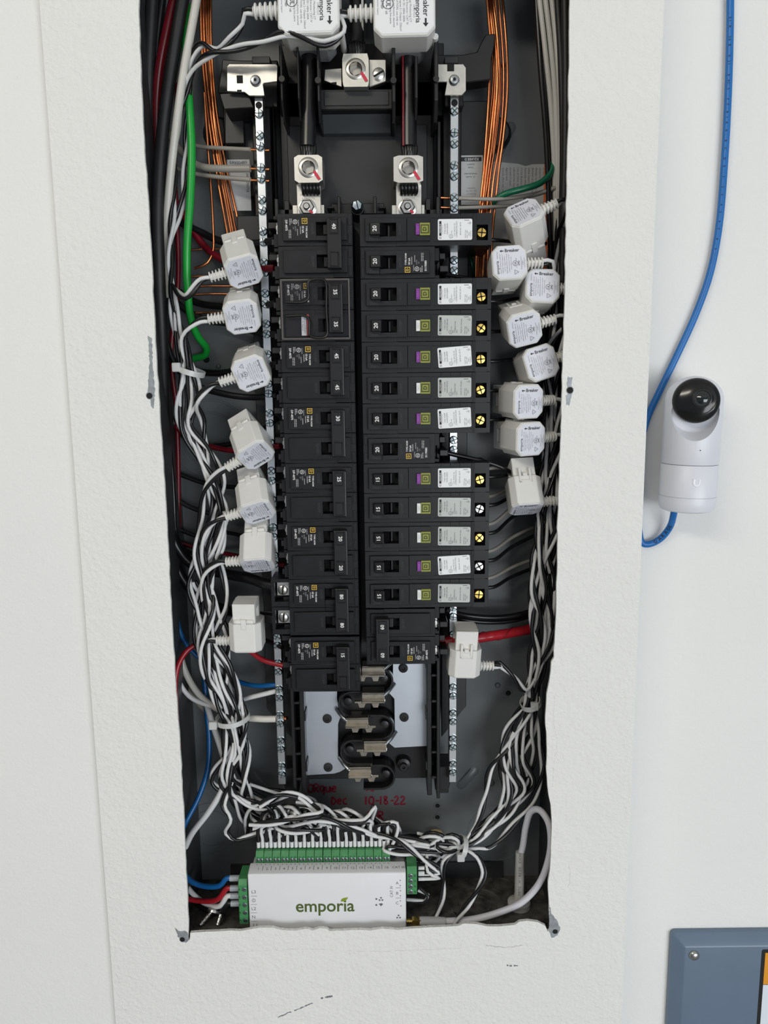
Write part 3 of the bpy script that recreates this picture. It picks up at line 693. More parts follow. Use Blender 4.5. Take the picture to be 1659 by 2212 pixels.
nbar(-100.2, 'long aluminium neutral bar with screws, left of the breakers', [(490, 143), (495, 138), (596, 138), (600, 142), (599, 176), (568, 180), (572, 207), (538, 207), (528, 199), (490, 197)], (511, 163, 525, 180), (552, 175), (512, 194, 522, 198))
nbar(62.6, 'long aluminium neutral bar with screws, right of the breakers', [(936, 138), (1001, 138), (1007, 146), (1007, 196), (998, 206), (960, 206), (965, 177), (936, 177)], (966, 138, 981, 154), (981, 174), None)
# ------------------------------------------------------------------ lugs
def hex_lug(mb, c, r):
    x, y, z = c
    mb.lathe([(r*1.15, 2), (r*1.15, -.5), (r*1.05, -1.0), (r*.98, .4), (r*.82, .4), (r*.80, -.6)], 28, None, 0, 'y', c)
def lug(label, x0, x1, y0, y1, ty, nutpx):
    YL = 22; a, b = A(x0, y0, YL), A(x1, y1, YL); xc = (a.x+b.x)/2; cl = (xc, YL, b.z)
    o = empty('main_lug', label, 'cable lug', cl, group='main lugs')
    zc = (a.z+b.z)/2+1; r = 8.2; n = 24
    # collar block with a round bore
    sq = []; ci = []
    for k in range(n):
        t = 2*math.pi*(k+.5)/n; ct, st = math.cos(t), math.sin(t); s_ = 1/max(abs(ct)/((b.x-a.x)/2), abs(st)/((a.z-b.z)/2))
        sq.append((xc+ct*s_, zc-1+st*s_)); ci.append((xc+r*ct, zc+r*st))
    mb = MB(); v = [(x, YL, z) for x, z in sq]+[(x, YL, z) for x, z in ci]+[(x, YL+12, z) for x, z in ci]+[(x, YL+26, z) for x, z in sq]
    f = []
    for k in range(n):
        j = (k+1) % n; f += [(k, j, n+j, n+k), (n+k, n+j, 2*n+j, 2*n+k), (k, 3*n+k, 3*n+j, j)]
    f += [tuple(range(3*n, 4*n))]
    child(mb.add(v, f), 'collar', M_stl, o, cl, smooth=30)
    mb = MB(); prof = [(r-.1, YL+6), (r-.1, YL+.2), (r*.85, YL-.4), (r*.66, YL-.4)]
    mb.lathe(prof, 30, None, 0, 'y', (xc, 0, zc)); mb.f.pop(); mb.m.pop()
    hx = [(xc+r*.66*math.cos(2*math.pi*k/6+.3), zc+r*.66*math.sin(2*math.pi*k/6+.3)) for k in range(6)]
    hv = [(x, YL-.5, z) for x, z in hx]+[(x, YL+8, z) for x, z in hx]; mb.add(hv, [(k, (k+1) % 6, (k+1) % 6+6, k+6) for k in range(6)]+[tuple(reversed(range(6, 12)))], 1)
    child(mb, 'set_screw', [mat('set_screw_steel', (.50, .48, .44), .3, 1), mat('socket_steel', (.30, .28, .25), .35, 1)], o, cl, smooth=35)
    p0 = Vector((xc+3.5, YL-.6, zc-3.5)); mb = MB(); mb.add([(p0.x, YL-.65, p0.z), (p0.x+2.2, YL-.65, p0.z+1.2), (p0.x+6.6, YL-.65, p0.z-5.6), (p0.x+4.2, YL-.65, p0.z-6.4)], [(0, 3, 2, 1)]); child(mb, 'torque_mark', M_red, o, cl)
    if ty:
        c0, c1 = A(x0+5, y1, 34), A(x1-3, ty, 34)
        child(MB().box(c0.x, c1.x, 34, 40, c1.z, c0.z+4), 'tongue', M_stl, o, cl, bevel=.4)
        w0, w1 = A(x0-4, ty-28, 37), A(x1+4, ty, 37); child(MB().box(w0.x, w1.x, 38, 44, w1.z, w0.z), 'tongue_base', M_stl, o, cl, bevel=.4)
        mb = MB(); mb.text('AL9CU 2/0-250', 2.3, fr((c0.x+c1.x)/2, 33.9, c0.z-10), 0); mb.text('6-300 KCMIL', 2.1, fr((c0.x+c1.x)/2, 33.9, c0.z-13), 0); child(mb, 'stamped_letters', mat('stamp_shade', (.30, .29, .26), .5, .8), o, cl)
        n_ = A(*nutpx, 30); mb = MB(); mb.lathe([(7.6, 4.2), (7.6, 2.8), (7.2, 2.6)], 24, None, 0, 'y', (n_.x, 30, n_.z)); mb.lathe([(6.4, 3), (6.4, -1.5), (5.4, -2.4), (3.2, -2.4)], 6, None, 0, 'y', (n_.x, 30, n_.z)); mb.lathe([(2.9, 2), (2.9, -4.5), (2.1, -5.5), (.1, -5.5)], 14, None, 0, 'y', (n_.x, 30, n_.z))
        child(mb, 'hex_nut', M_tin, o, cl, smooth=30)
        mb = MB(); mb.add([(n_.x+u, 27.3, n_.z+v) for u, v in ((1.5, -3.5), (3, -2.2), (5.8, -4.4), (4.2, -6))], [(3, 2, 1, 0)]); child(mb, 'torque_mark', M_red, o, cl)
        # compressed cable strands peeking out below the collar
        for k in range(5):
            x = xc-5.5+2.9*k; child(MB().tube(spline([(x, 31, b.z+2), (x+.4, 28.5, b.z-2), (x+.6, 31, b.z-5.5), (x+.4, 33, b.z-6)], 1), 1.9, 8), 'cable_strand', mat('strand_black', (.008, .008, .008), .3), o, cl, smooth=60)
    return o
lug('aluminium main lug with red torque mark, left, under the black cable', 635, 697, 335, 394, 470, (663, 448))
lug('aluminium main lug with red torque mark, right, under the red-striped cable', 850, 914, 336, 394, 470, (880, 448))
o = lug('central aluminium neutral lug at the top between two steel tabs', 739, 797, 116, 187, None, None)
cl = tuple(v*1000 for v in o.location)
child(pxprism([(702, 150), (738, 147), (738, 188), (700, 174)], 34, 37), 'steel_tab', M_stl, o, cl, bevel=.3)
child(pxprism([(797, 128), (834, 128), (834, 176), (798, 188)], 30, 37), 'steel_tab', M_stl, o, cl, bevel=.5)
p = A(818, 160, 29); mb = MB(); slotted_screw(mb, (p.x, 29, p.z), 5, 0, 1, 28); child(mb, 'slotted_screw', [M_tin, M_in], o, cl, smooth=40)
child(pxprism([(716, 178), (727, 177), (727, 184), (716, 181)], 33.8, 34), 'slot', M_in, o, cl)
# ------------------------------------------------------------------ stickers on the back plate (parts of the enclosure)
M_grylab = mat('silver_label', (.42, .43, .44), .45)
def sticker(name, px0, py0, px1, py1, m, Y=BACK-.3):
    a, b = A(px0, py0, Y), A(px1, py1, Y); return MB().box(a.x, b.x, Y-.12, Y+.1, b.z, a.z), a, b
mb, a, b = sticker('s', 490, 345, 543, 455, None, 71)
mb.m = [0]*len(mb.f); mb.text('EAV35489', 3.6, fr((a.x+b.x)/2, 70.8, a.z-2.6), 1)
mb.text('04006700758', 3.2, frame((b.x-2.5, 70.8, (a.z+b.z)/2+2), (0, 0, -1), (1, 0, 0)), 1, sx=.9)
child(mb, 'serial_sticker', [M_grylab, M_ink], enc, EL)
mb, a, b = sticker('s', 990, 336, 1042, 442, None, 71); mb.m = [0]*len(mb.f)
def upside(x, y, z): return frame((x, y, z), (-1, 0, 0), (0, 0, -1))
xc = (a.x+b.x)/2
mb.add([(a.x+2, 70.8, a.z-5), (b.x-1, 70.8, a.z-5), (b.x-1, 70.8, a.z-1.4), (a.x+2, 70.8, a.z-1.4)], [(0, 1, 2, 3)], 1); mb.text('SQUARE D', 2.9, upside(xc+1, 70.7, a.z-3.2), 0, bold=.03, sx=.9)
for k, t in enumerate(('E6/E4771', 'E5030', '', 'PANELBOARD', 'UL  B-6483')):
    mb.text(t, 1.8, upside(xc, 70.8, a.z-7.4-2.6*k), 1)
for k, t in enumerate(('HOM3060', 'Type / Cat. No.', 'By Square D', 'Class HOM', 'UL LISTED', 'HOM3060L225PC')): mb.text(t, 1.6, upside(xc+1, 70.8, b.z+14-2.5*k), 2)
child(mb, 'maker_sticker', [mat('paper_label', (.50, .51, .50), .55), M_ink, M_ink2], enc, EL)
Yc = BACK-.3
mb = MB(); pts = [(1045, 352), (1060, 349), (1090, 351), (1120, 354), (1135, 359), (1150, 355), (1190, 354), (1192, 600), (1045, 560)]
mb.prism([(A(x, y, Yc).x, A(x, y, Yc).z) for x, y in pts], Yc-.12, Yc+.1, 'y', 0)
tx = lambda px, py: frame(tuple(A(px, py, Yc-.2)), (0, 0, -1), (1, 0, 0))
lines = ['40271-650-03', 'Above petroleum based', 'paint, solvents or spray to', 'directly affect rear safety', 'Agency and', 'exceed U Listed', 'Laboratories. Square D', 'Use of Other than', 'Circuit Breakers may', 'Adversely Affect', 'Safety. Square D', 'disclaims all liability for', 'damage, injury or loss', 'caused by use', 'of non-Square D', 'circuitbreakers.']
for k, t in enumerate(lines): mb.text(t, 2.5, tx(1063+8.0*k, 356+ (14 if k < 2 else 6)), 1, align='LEFT', sx=.95)
child(mb, 'caution_sticker', [mat('paper_label2', (.42, .43, .43), .6), mat('faded_ink', (.09, .09, .09), .7)], enc, EL)
mb = MB(); a, b = A(1178, 354, Yc-.3), A(1192, 600, Yc-.3); mb.box(a.x-1, b.x+6, Yc-.35, Yc-.15, b.z, a.z, 0); mb.text('CAUTION', 6, frame((a.x+3, Yc-.42, a.z-26), (0, 0, -1), (1, 0, 0)), 1, bold=.03); child(mb, 'orange_strip', [mat('orange_paper', (.62, .14, .03), .55), M_ink], enc, EL)
# ------------------------------------------------------------------ clip-on current sensors
M_ct = mat('sensor_plastic', (.74, .73, .70), .38, var=.02, vs_=80)
M_ctl = mat('sensor_label', (.70, .71, .77), .45)
def octa(h, c, hb=None):
    hb = hb or h
    return [(-h+c, -hb), (h-c, -hb), (h, -hb+c), (h, hb-c), (h-c, hb), (-h+c, hb), (-h, hb-c), (-h, -hb+c)]
def along(x, y, z=.22): return frame((x, y, z), (0, 1, 0), (-1, 0, 0))   # reads upwards on the label
def flat(x, y, ang=0, z=.22): a = R(ang); return frame((x, y, z), (math.cos(a), math.sin(a), 0), (-math.sin(a), math.cos(a), 0))
def ldash(mb, x, y0, y1, w, mi, seed):
    rnd = random.Random(seed); y = y0
    while y < y1:
        l = min(rnd.uniform(.5, 1.6), y1-y); mb.add([(x-w/2, y, .22), (x+w/2, y, .22), (x+w/2, y+l, .22), (x-w/2, y+l, .22)], [(0, 1, 2, 3)], mi); y += l+.35
def lcirc(mb, x, y, r, mi, w=.3, n=18):
    v = []
    for k in range(n): t = 2*math.pi*k/n; v += [(x+r*math.cos(t), y+r*math.sin(t), .22), (x+(r-w)*math.cos(t), y+(r-w)*math.sin(t), .22)]
    mb.add(v, [(2*k, 2*((k+1) % n), 2*((k+1) % n)+1, 2*k+1) for k in range(n)], mi)
def arrow(mb, x, y, s, mi, ang=0):
    a = R(ang); q = [(-1, 0), (-.1, .7), (-.1, .22), (1, .22), (1, -.22), (-.1, -.22), (-.1, -.7)]
    mb.add([(x+s*(u*math.cos(a)-v*math.sin(a)), y+s*(u*math.sin(a)+v*math.cos(a)), .22) for u, v in q], [tuple(reversed(range(7)))], mi)
def ct_body(h=14.5, c=5.2, d=27):
    mb = MB(); mb.prism(octa(h, c), -d, -1.2, 'z'); mb.prism(octa(h-.5, c), -1.3, -.2, 'z')
    return mb
def k_body(): 
    return ct_body().build('body', M_ct, bevel=.5)
def k_jaw():
    mb = MB(); mb.box(-10, 10, -12.3, -6.2, -45, -27); mb.box(-10, 10, 6.2, 12.3, -45, -27); mb.box(-10, 10, -6.2, 6.2, -45, -38)
    return mb.build('jaw', M_ct, bevel=.6)
def k_hinge():
    mb = MB()
    for a0, a1 in ((-8.5, -2.4), (2.4, 8.5)): mb.lathe([(2.1, a0), (2.1, a1)], 12, None, 0, 'x', (0, -12.8, -29.0))
    mb.box(-2.3, 2.3, -15.2, -12.0, -31.5, -22.5)
    return mb.build('hinge', M_ct, bevel=.2, smooth=40)
def k_clasp():
    mb = MB(); mb.box(-5.5, -3.4, 12.2, 15.2, -33.5, -20.5); mb.box(3.4, 5.5, 12.2, 15.2, -33.5, -20.5); mb.box(-5.5, 5.5, 14.2, 15.2, -22.6, -20.5); mb.box(-2, 2, 12.2, 15.6, -29, -25.8)
    return mb.build('clasp', M_ct, bevel=.3)
def k_boot():
    mb = MB(); prof = [(3.2, 14.0), (3.2, 15.6)]
    mb.lathe([(2.9, 13.5), (2.6, 28)], 14, None, 0, 'x', (0, 0, -6.5))
    for k in range(5): x = 15.6+2.9*k; r = 5.0-.14*k; mb.lathe([(r-.5, x), (r, x+.25), (r, x+.95), (r-.5, x+1.2)], 16, None, 0, 'x', (0, 0, -6.5))
    for s in (-1, 1): mb.box(14, 27.5, -1, 1, -6.5+s*2.4-1, -6.5+s*2.4+1)
    return mb.build('cable_boot', M_ct, smooth=35)
def k_label():
    mb = MB(); mb.prism(octa(12.9, 4.7), -.2, .12, 'z', 0)
    arrow(mb, -6.0, 9.4, 1.6, 1); mb.text('Breaker', 3.7, flat(2.4, 9.5), 1, bold=.02)
    mb.text('emporia', 3.3, along(-10.0, -4.2), 1, bold=.008); mb.text('CMAC75-A', 1.2, along(-9.8, 6.0), 2)
    for k, t in enumerate(('Energy Monitoring CT | 250V 50/', '60Hz 50A / Pollution Degree 2 /', 'CAT III / Output: 330mV /', 'BARE INSULATION, use only on', 'insulated conductors, secured', 'and by Reference only')):
        mb.text(t, 1.2, along(-7.6+1.75*k, -1.2), 2)
    t = [(3.6, -6.8), (3.6, -10.6), (6.9, -8.7)]
    for i in range(3):
        a, b = Vector(t[i]), Vector(t[(i+1) % 3]); n = (b-a).normalized(); n = Vector((-n.y, n.x))*.17
        mb.add([(*(a+n), .22), (*(a-n), .22), (*(b-n), .22), (*(b+n), .22)], [(0, 1, 2, 3)], 2)
    mb.text('!', 2.2, flat(4.9, -8.7, 90), 2)
    lcirc(mb, 4.6, -1.4, 2.3, 1); mb.text('UL', 2.4, along(4.6, -1.4), 1, bold=.02); mb.text('c', 1.8, along(5.2, -4.7), 1); mb.text('us', 1.8, along(5.2, 2.0), 1)
    mb.text('LISTED', 1.4, along(7.6, -1.4), 1, bold=.02)
    for k, t_ in enumerate(('Energy Monitoring CT', 'E530839', 'CustomerSupport')): mb.text(t_, 1.15, along(9.4+1.3*k, -1.4), 2)
    return mb.build('printed_label', [M_ctl, M_ink, M_ink2])
def ct(cpx, Y, n, rot, label, right):
    """label centre seen at cpx, depth Y; n = outward normal of the label; rot = turn of the print in its plane"""
    n = Vector(n).normalized(); c = A(cpx[0], cpx[1], Y)
    a0 = Vector((1 if right else -1, 0, 0)); a0 = (a0-n*a0.dot(n)).normalized(); b0 = n.cross(a0)
    t = R(rot); a = a0*math.cos(t)+b0*math.sin(t); b = n.cross(a)
    M = Matrix((a, b, n)).transposed().to_4x4(); M.translation = c
    o = empty('current_sensor', label, 'current sensor', M=M, group='clip-on current sensors')
    for key, fn in (('ct_body', k_body), ('ct_jaw', k_jaw), ('ct_hinge', k_hinge), ('ct_clasp', k_clasp), ('ct_boot', k_boot)): inst(key, fn, o)
    inst('ct_label', k_label, o)
    return M @ Vector((28.5, 0, -6.5)), a
CT = {}
RO = ['topmost', 'second', 'third', 'fourth', 'fifth', 'sixth', 'seventh', 'eighth']
for i, (c, Y, n, rot, ds) in enumerate([((1131, 457), 14, (-.28, -.72, .62), 16, 'tilted white clip-on current sensor, topmost on the right side'), ((1101, 566), 9, (0, -.97, .20), 3, 'white current sensor upright beside the second breaker on the right'), ((1173, 616), 14, (.02, -.97, .20), -3, 'white current sensor against the right wall edge, third down the right side'),
    ((1134, 712), 10, (.12, -.93, -.34), 12, 'white current sensor with its body tipped up, fourth down the right side'), ((1170, 783), 18, (.12, -.98, .08), 17, 'white current sensor half hidden below the fourth, fifth down the right side'), ((1143, 868), 12, (.36, -.93, -.06), 0, 'white current sensor turned sideways, upper of the pair in the lower right side'),
    ((1148, 949), 12, (.40, -.92, -.06), 0, 'white current sensor turned sideways, lower of the pair in the lower right side'), ((1137, 1101), 24, (.06, -.48, -.87), 0, 'white current sensor with its label facing down, at the end of the right row'), ((999, 1451), 34, (-.05, .10, -1), -2, 'white current sensor clipped round the red-taped wire below the right breakers')]):
    CT['R%d' % i] = ct(c, Y, n, rot, ds, True)
for i, (c, Y, n, rot, ds) in enumerate([((527, 588), 14, (.25, -.73, -.62), 8, 'white current sensor tipped towards the floor, topmost on the left side'), ((522, 686), 12, (.10, -.90, -.42), 5, 'white current sensor with readable label, second down the left side'), ((542, 808), 12, (.10, -.93, -.34), 17, 'white tilted current sensor beside the white cable tie, third down the left side'),
    ((553, 985), 16, (.33, -.70, -.62), 24, 'strongly tilted white current sensor, fourth down the left side'), ((556, 1108), 16, (.20, -.70, -.68), 13, 'tilted white current sensor, fifth down the left side'), ((556, 1223), 20, (.04, -.60, -.80), 4, 'white current sensor with label facing down, sixth down the left side'), ((536, 1398), 26, (0, .06, -1), 1, 'white current sensor upright beside the breaker marked 80, lowest on the left')]):
    CT['L%d' % i] = ct(c, Y, n, rot, ds, False)
# two large sensors on the mains
def big_label():
    mb = MB(); mb.prism([(p[0], p[1]) for p in octa(22.5, 5, 26)], -.2, .12, 'z', 0)
    dn = lambda x, y: frame((x, y, .22), (0, -1, 0), (1, 0, 0))
    mb.text('Breaker', 6.2, dn(16.5, -4), 1, bold=.01); arrow(mb, 16.5, -18.5, 3.2, 1, 90); mb.text('emporia', 5.2, dn(10.5, -10), 1, bold=.012); mb.text('CMACT2-C', 1.9, dn(7.6, -10), 2)
    for k, t in enumerate(('Energy Monitoring CT', 'Service Entrance / CAT IV', '250V 50 / 60Hz 200A', 'Pollution Degree 2 / Output: 330mV', 'INSULATION, use only on', 'insulated conductors, secured', 'and contacting live parts')): mb.text(t, 2.2, dn(4.8-2.55*k, -8), 2)
    lcirc(mb, -12.5, -4, 4.2, 1, .5, 24); mb.text('UL', 4.6, dn(-12.5, -4), 1, bold=.01); mb.text('c', 3, dn(-13.5, 2.5), 1); mb.text('us', 3, dn(-13.5, -10.5), 1); mb.text('LISTED', 2.4, dn(-17, -4), 1, bold=.02)
    mb.text('Customer Support', 1.6, dn(-20.3, -6), 2)
    return mb.build('printed_label', [M_lbl, M_ink, M_ink2])
def bigct(cpx, label):
    n = Vector((-.03, -.995, .06)).normalized(); c = A(cpx[0], cpx[1], 2)
    a = Vector((-1, 0, 0)); a = (a-n*a.dot(n)).normalized(); b = n.cross(a)
    M = Matrix((a, b, n)).transposed().to_4x4(); M.translation = c
    o = empty('mains_sensor', label, 'current sensor', M=M, group='mains current sensors')
    mb = MB(); mb.prism(octa(24, 6, 28), -26, -1.2, 'z'); mb.prism(octa(23.5, 6, 27.5), -1.3, -.2, 'z'); mb.build('body', M_ct, o, bevel=.6)
    mb = MB(); mb.prism(octa(18, 6, 27.9), -46, -26, 'z'); mb.build('jaw', mat('jaw_plastic', (.30, .31, .32), .35), o, bevel=.6)
    mb = MB(); mb.lathe([(2.4, -40), (2.4, -14)], 14, None, 0, 'z', (-24.5, 22, 0)); mb.build('hinge_pin', M_ct, o, smooth=40)
    l = proto('big_label', big_label).copy(); COL.objects.link(l); l.parent = o; l.rotation_euler.z = math.pi
    mb = MB()
    mb.lathe([(4.0, 23), (3.6, 44)], 14, None, 0, 'x', (0, 7, -7))
    for k in range(5): x = 25+4*k; r = 6.6-.2*k; mb.lathe([(r-.7, x), (r, x+.4), (r, x+1.4), (r-.7, x+1.8)], 16, None, 0, 'x', (0, 7, -7))
    mb.build('cable_boot', M_ct, o, smooth=35)
    return M @ Vector((44, 7, -7)), a
# frame of the mains sensors: local a points left, so b = n x a points down
CT['T0'] = bigct((665, -10), 'large white mains current sensor at the top left of centre')
CT['T1'] = bigct((873, -5), 'large white mains current sensor at the top right of centre')
# ------------------------------------------------------------------ energy monitor
M_dev = mat('monitor_plastic', (.76, .76, .775), .40, var=.01, vs_=60)
M_green = mat('terminal_green', (.055, .24, .085), .38, var=.1, vs_=200)
M_dgreen = mat('logo_green', (.075, .11, .018), .5); M_leaf = mat('leaf_green', (.22, .30, .02), .5)
M_gtxt = mat('monitor_print', (.13, .13, .14), .6)
DX0, DX1, DZ0, DZ1, DY = -131.5, 16.5, BOX_B+.4, 955.0, 11.0
DL = ((DX0+DX1)/2, DY+20, DZ0)
dev = empty('energy_monitor', 'white energy monitor box with green terminal blocks at the bottom of the panel', 'energy monitor', DL)
def dc(mb, name, mats, par=None, **k): return child(mb, name, mats, par or dev, DL, **k)
dc(MB().prism([(DY, DZ0), (DY, DZ1), (DY+16, DZ1+2), (DY+16, DZ1-7), (DY+40, DZ1-7), (DY+40, DZ0)], DX0, DX1, 'x'), 'case', M_dev, bevel=1.6, seg=3, smooth=40)
def dtx(px, py, s, txt, mb, mi=0, ang=0, **k):
    p = A(px, py, DY-.12); mb.text(txt, s, fr(p.x, DY-.12, p.z, ang), mi, **k)
mb = MB(); dtx(702, 1958, 17.5, 'emporia', mb, 0, bold=.014, sx=.95); p = A(743, 1944, DY-.15)
dc(mb, 'logo_lettering', M_dgreen)
lf = [(-3.2, -1.6), (-2.2, 1.0), (0, 2.0), (4.0, 2.6), (2.6, 0.2), (1.0, -1.2), (-1, -1.6)]
dc(MB().add([(p.x+u, DY-.15, p.z+v) for u, v in lf], [tuple(reversed(range(7)))]), 'logo_leaf', M_leaf)
mb = MB()
for t, py in (('L3', 1927), ('L2', 1963), ('N', 1981), ('L1', 1999)): dtx(548 if t != 'L1' else 552, py, 4.6, t, mb)
p = A(548, 1945, DY-.12); circ(mb, p.x, p.z, 1.8, DY-.12, 0, .35); dtx(548, 1945, 4.2, '/', mb)
def hline(px0, px1, py):
    a, b = A(px0, py, DY-.12), A(px1, py, DY-.12); mb.add([(a.x, DY-.12, a.z-.16), (b.x, DY-.12, a.z-.16), (b.x, DY-.12, a.z+.16), (a.x, DY-.12, a.z+.16)], [(0, 1, 2, 3)])
for py in (1936, 1954, 1972, 1990): hline(542, 555, py)
for t, py in (('A', 1908), ('B', 1930), ('C', 1951)): dtx(858, py, 4.2, t, mb)
for py in (1918, 1940): hline(855, 866, py)
dtx(846, 1926, 3.8, 'CAT IV', mb, 0, 90)
for px, py in ((864.5, 1902), (864.5, 1913), (865, 1924), (865, 1935), (865, 1946), (866, 1957)):
    p = A(px, py, DY-.12); circ(mb, p.x, p.z, .55, DY-.12, 0, .5, 10)
for px, py in ((813, 1942), (813, 1955)): p = A(px, py, DY-.12); circ(mb, p.x, p.z, .95, DY-.12, 0, .94, 14)
for px, py in ((823, 1942), (861, 1980)):
    p = A(px, py, DY-.12)
    for u, v in ((0, 1.2), (-1.3, -1.1), (1.3, -1.1)): mb.add([(p.x+u-.8, DY-.12, p.z+v-.7), (p.x+u+.8, DY-.12, p.z+v-.7), (p.x+u+.8, DY-.12, p.z+v+.7), (p.x+u-.8, DY-.12, p.z+v+.7)], [(0, 1, 2, 3)])
p = A(823, 1955, DY-.12); mb.add([(p.x-2, DY-.12, p.z+1), (p.x-1, DY-.12, p.z+1.7), (p.x+1, DY-.12, p.z+1.7), (p.x+2, DY-.12, p.z+1), (p.x, DY-.12, p.z-1.4)], [(4, 3, 2, 1, 0)])
dc(mb, 'front_print', M_gtxt)
# numbers printed on the sloped top
top = lambda x, y: frame((x, y, DZ1+2*(y-DY)/16+.12), (1, 0, 0), (0, 16, 2))
TX0, TX1 = A(552, 1862, DY+16).x, A(843, 1862, DY+16).x; PW = (TX1-TX0)/16
mb = MB()
for k in range(16):
    x = TX0+PW*(k+.5)+ (0 if k < 8 else .2); mb.text(str(k+1), 4.2, top(x+.2, DY+7), 0)
    for u in (-2, 2): 
        M_ = top(x+u, DY+12.6); mb.add([(.5*math.cos(2*math.pi*q/8), .5*math.sin(2*math.pi*q/8), 0) for q in range(8)], [tuple(range(8))], 0, M_)
    if k < 15: M_ = top(TX0+PW*(k+1), DY+8); mb.add([(-.2, -3, 0), (.2, -3, 0), (.2, 3, 0), (-.2, 3, 0)], [(0, 1, 2, 3)], 0, M_)
mb.text('CAT III', 4.0, top(TX1+7.5, DY+7), 0); dc(mb, 'channel_numbers', M_gtxt)
YT = DY+16.3; ZT = DZ1-6.5
M_scr = mat('terminal_screw_steel', (.22, .25, .26), .35, .9)
for k in range(16):
    x0 = TX0+PW*k+(.0 if k < 8 else .25); x1 = x0+PW-.35
    b = dc(MB().prism([(YT, ZT), (YT, ZT+14), (YT+3.5, ZT+18), (YT+13, ZT+18), (YT+13, ZT)], x0, x1, 'x'), 'terminal_block', M_green, bevel=.25)
    for u in (.28, .72):
        xs = x0+(x1-x0)*u; mb = MB(); mb.lathe([(1.75, .2), (1.75, -.3), (1.2, -.5), (.05, -.5)], 12, None, 0, 'y', (xs, YT, ZT+10.6)); mb.add([(xs-.25, YT-.55, ZT+9.2), (xs+.25, YT-.55, ZT+9.2), (xs+.25, YT-.55, ZT+12), (xs-.25, YT-.55, ZT+12)], [(0, 1, 2, 3)], 1)
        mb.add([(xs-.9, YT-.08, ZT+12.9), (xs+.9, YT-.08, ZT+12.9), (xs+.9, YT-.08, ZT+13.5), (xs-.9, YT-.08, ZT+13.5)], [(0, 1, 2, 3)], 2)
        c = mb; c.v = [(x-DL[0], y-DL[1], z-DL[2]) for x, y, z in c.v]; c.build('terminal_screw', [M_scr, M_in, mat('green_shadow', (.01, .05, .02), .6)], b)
def side_term(px0, px1, py_top, py_bot, n, name, left):
    Y0 = DY+3; a, b = A(px0, py_top, Y0), A(px1, py_bot, Y0); d = 24
    blk = dc(MB().prism([(Y0, b.z), (Y0, a.z-1), (Y0+3, a.z+4), (Y0+d, a.z+4), (Y0+d, b.z)], a.x, b.x, 'x'), name, M_green, bevel=.3)
    h = (a.z-1-b.z)/n; zs = []
    for k in range(n):
        z = a.z-1-h*(k+.5); zs.append(z); xs = (a.x+b.x)/2+(1.4 if left else -1.4); mb = MB()
        mb.lathe([(2.2, .2), (2.2, -.3), (1.6, -.5), (.05, -.5)], 14, None, 0, 'y', (xs, Y0, z)); mb.add([(xs-1.9, Y0-.55, z-.6), (xs-1.5, Y0-.55, z-1), (xs+1.9, Y0-.55, z+.6), (xs+1.5, Y0-.55, z+1)], [(0, 1, 2, 3)], 1)
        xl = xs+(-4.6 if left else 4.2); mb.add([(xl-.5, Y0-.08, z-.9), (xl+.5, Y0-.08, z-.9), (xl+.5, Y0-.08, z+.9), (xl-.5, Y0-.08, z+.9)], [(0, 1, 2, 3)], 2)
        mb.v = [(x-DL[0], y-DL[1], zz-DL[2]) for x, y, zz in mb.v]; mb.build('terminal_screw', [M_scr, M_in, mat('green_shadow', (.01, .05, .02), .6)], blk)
    return a, b, zs
La, Lb, Lz = side_term(514, 537, 1911, 1996, 5, 'power_terminal_block', True)
Ra, Rb, Rz = side_term(879, 901, 1884, 1932, 4, 'mains_terminal_block', False)
# ------------------------------------------------------------------ wires
M_wblk = mat('black_insulation', (.008, .008, .009), .28, var=.2, vs_=60)
M_wblk2 = mat('matt_black_insulation', (.016, .016, .017), .5, var=.2, vs_=60)
M_wwht = mat('white_insulation', (.66, .66, .66), .42, var=.02, vs_=60)
M_wcrm = mat('offwhite_insulation', (.60, .58, .53), .35, var=.05, vs_=40)
M_wgry = mat('grey_insulation', (.30, .28, .25), .4, var=.08, vs_=60)
M_wred = mat('red_insulation', (.34, .012, .02), .3, var=.15, vs_=60)
M_wdred = mat('dark_red_insulation', (.16, .006, .014), .3, var=.2, vs_=60)
M_wgrn = mat('bright_green_insulation', (.012, .34, .045), .32, var=.05, vs_=40)
M_wgrn2 = mat('dark_green_insulation', (.004, .12, .06), .3)
M_wblu = mat('blue_insulation', (.006, .10, .30), .33, var=.1, vs_=40)
M_cop = mat('copper', (.72, .27, .11), .28, 1.0, var=.2, vs_=80)
def P3(p, dY=60): return A(p[0], p[1], p[2] if len(p) > 2 else dY)
def wire(name, label, cat, pts, r, m, group=None, Y=60, part='insulation', ends=None, n=10, step=3.5):
    P = [P3(p, Y) if not isinstance(p, Vector) else p for p in pts]; c = P[0]; cl = tuple(c)
    if not ends:
        o = child(MB().tube(spline(P, step), r, n), name, m, None, cl, loc=c, smooth=60); tag(o, label, cat, group); return o
    o = empty(name, label, cat, cl, group=group)
    child(MB().tube(spline(P, step), r, n), part, m, o, cl, smooth=60)
    for e in ends:                                     # bare ends: (points, radius)
        Q = [P3(p, Y) for p in e]; child(MB().tube(spline(Q, 2), r*.5, 8), 'bare_end', M_cop, o, cl, smooth=60)
    return o
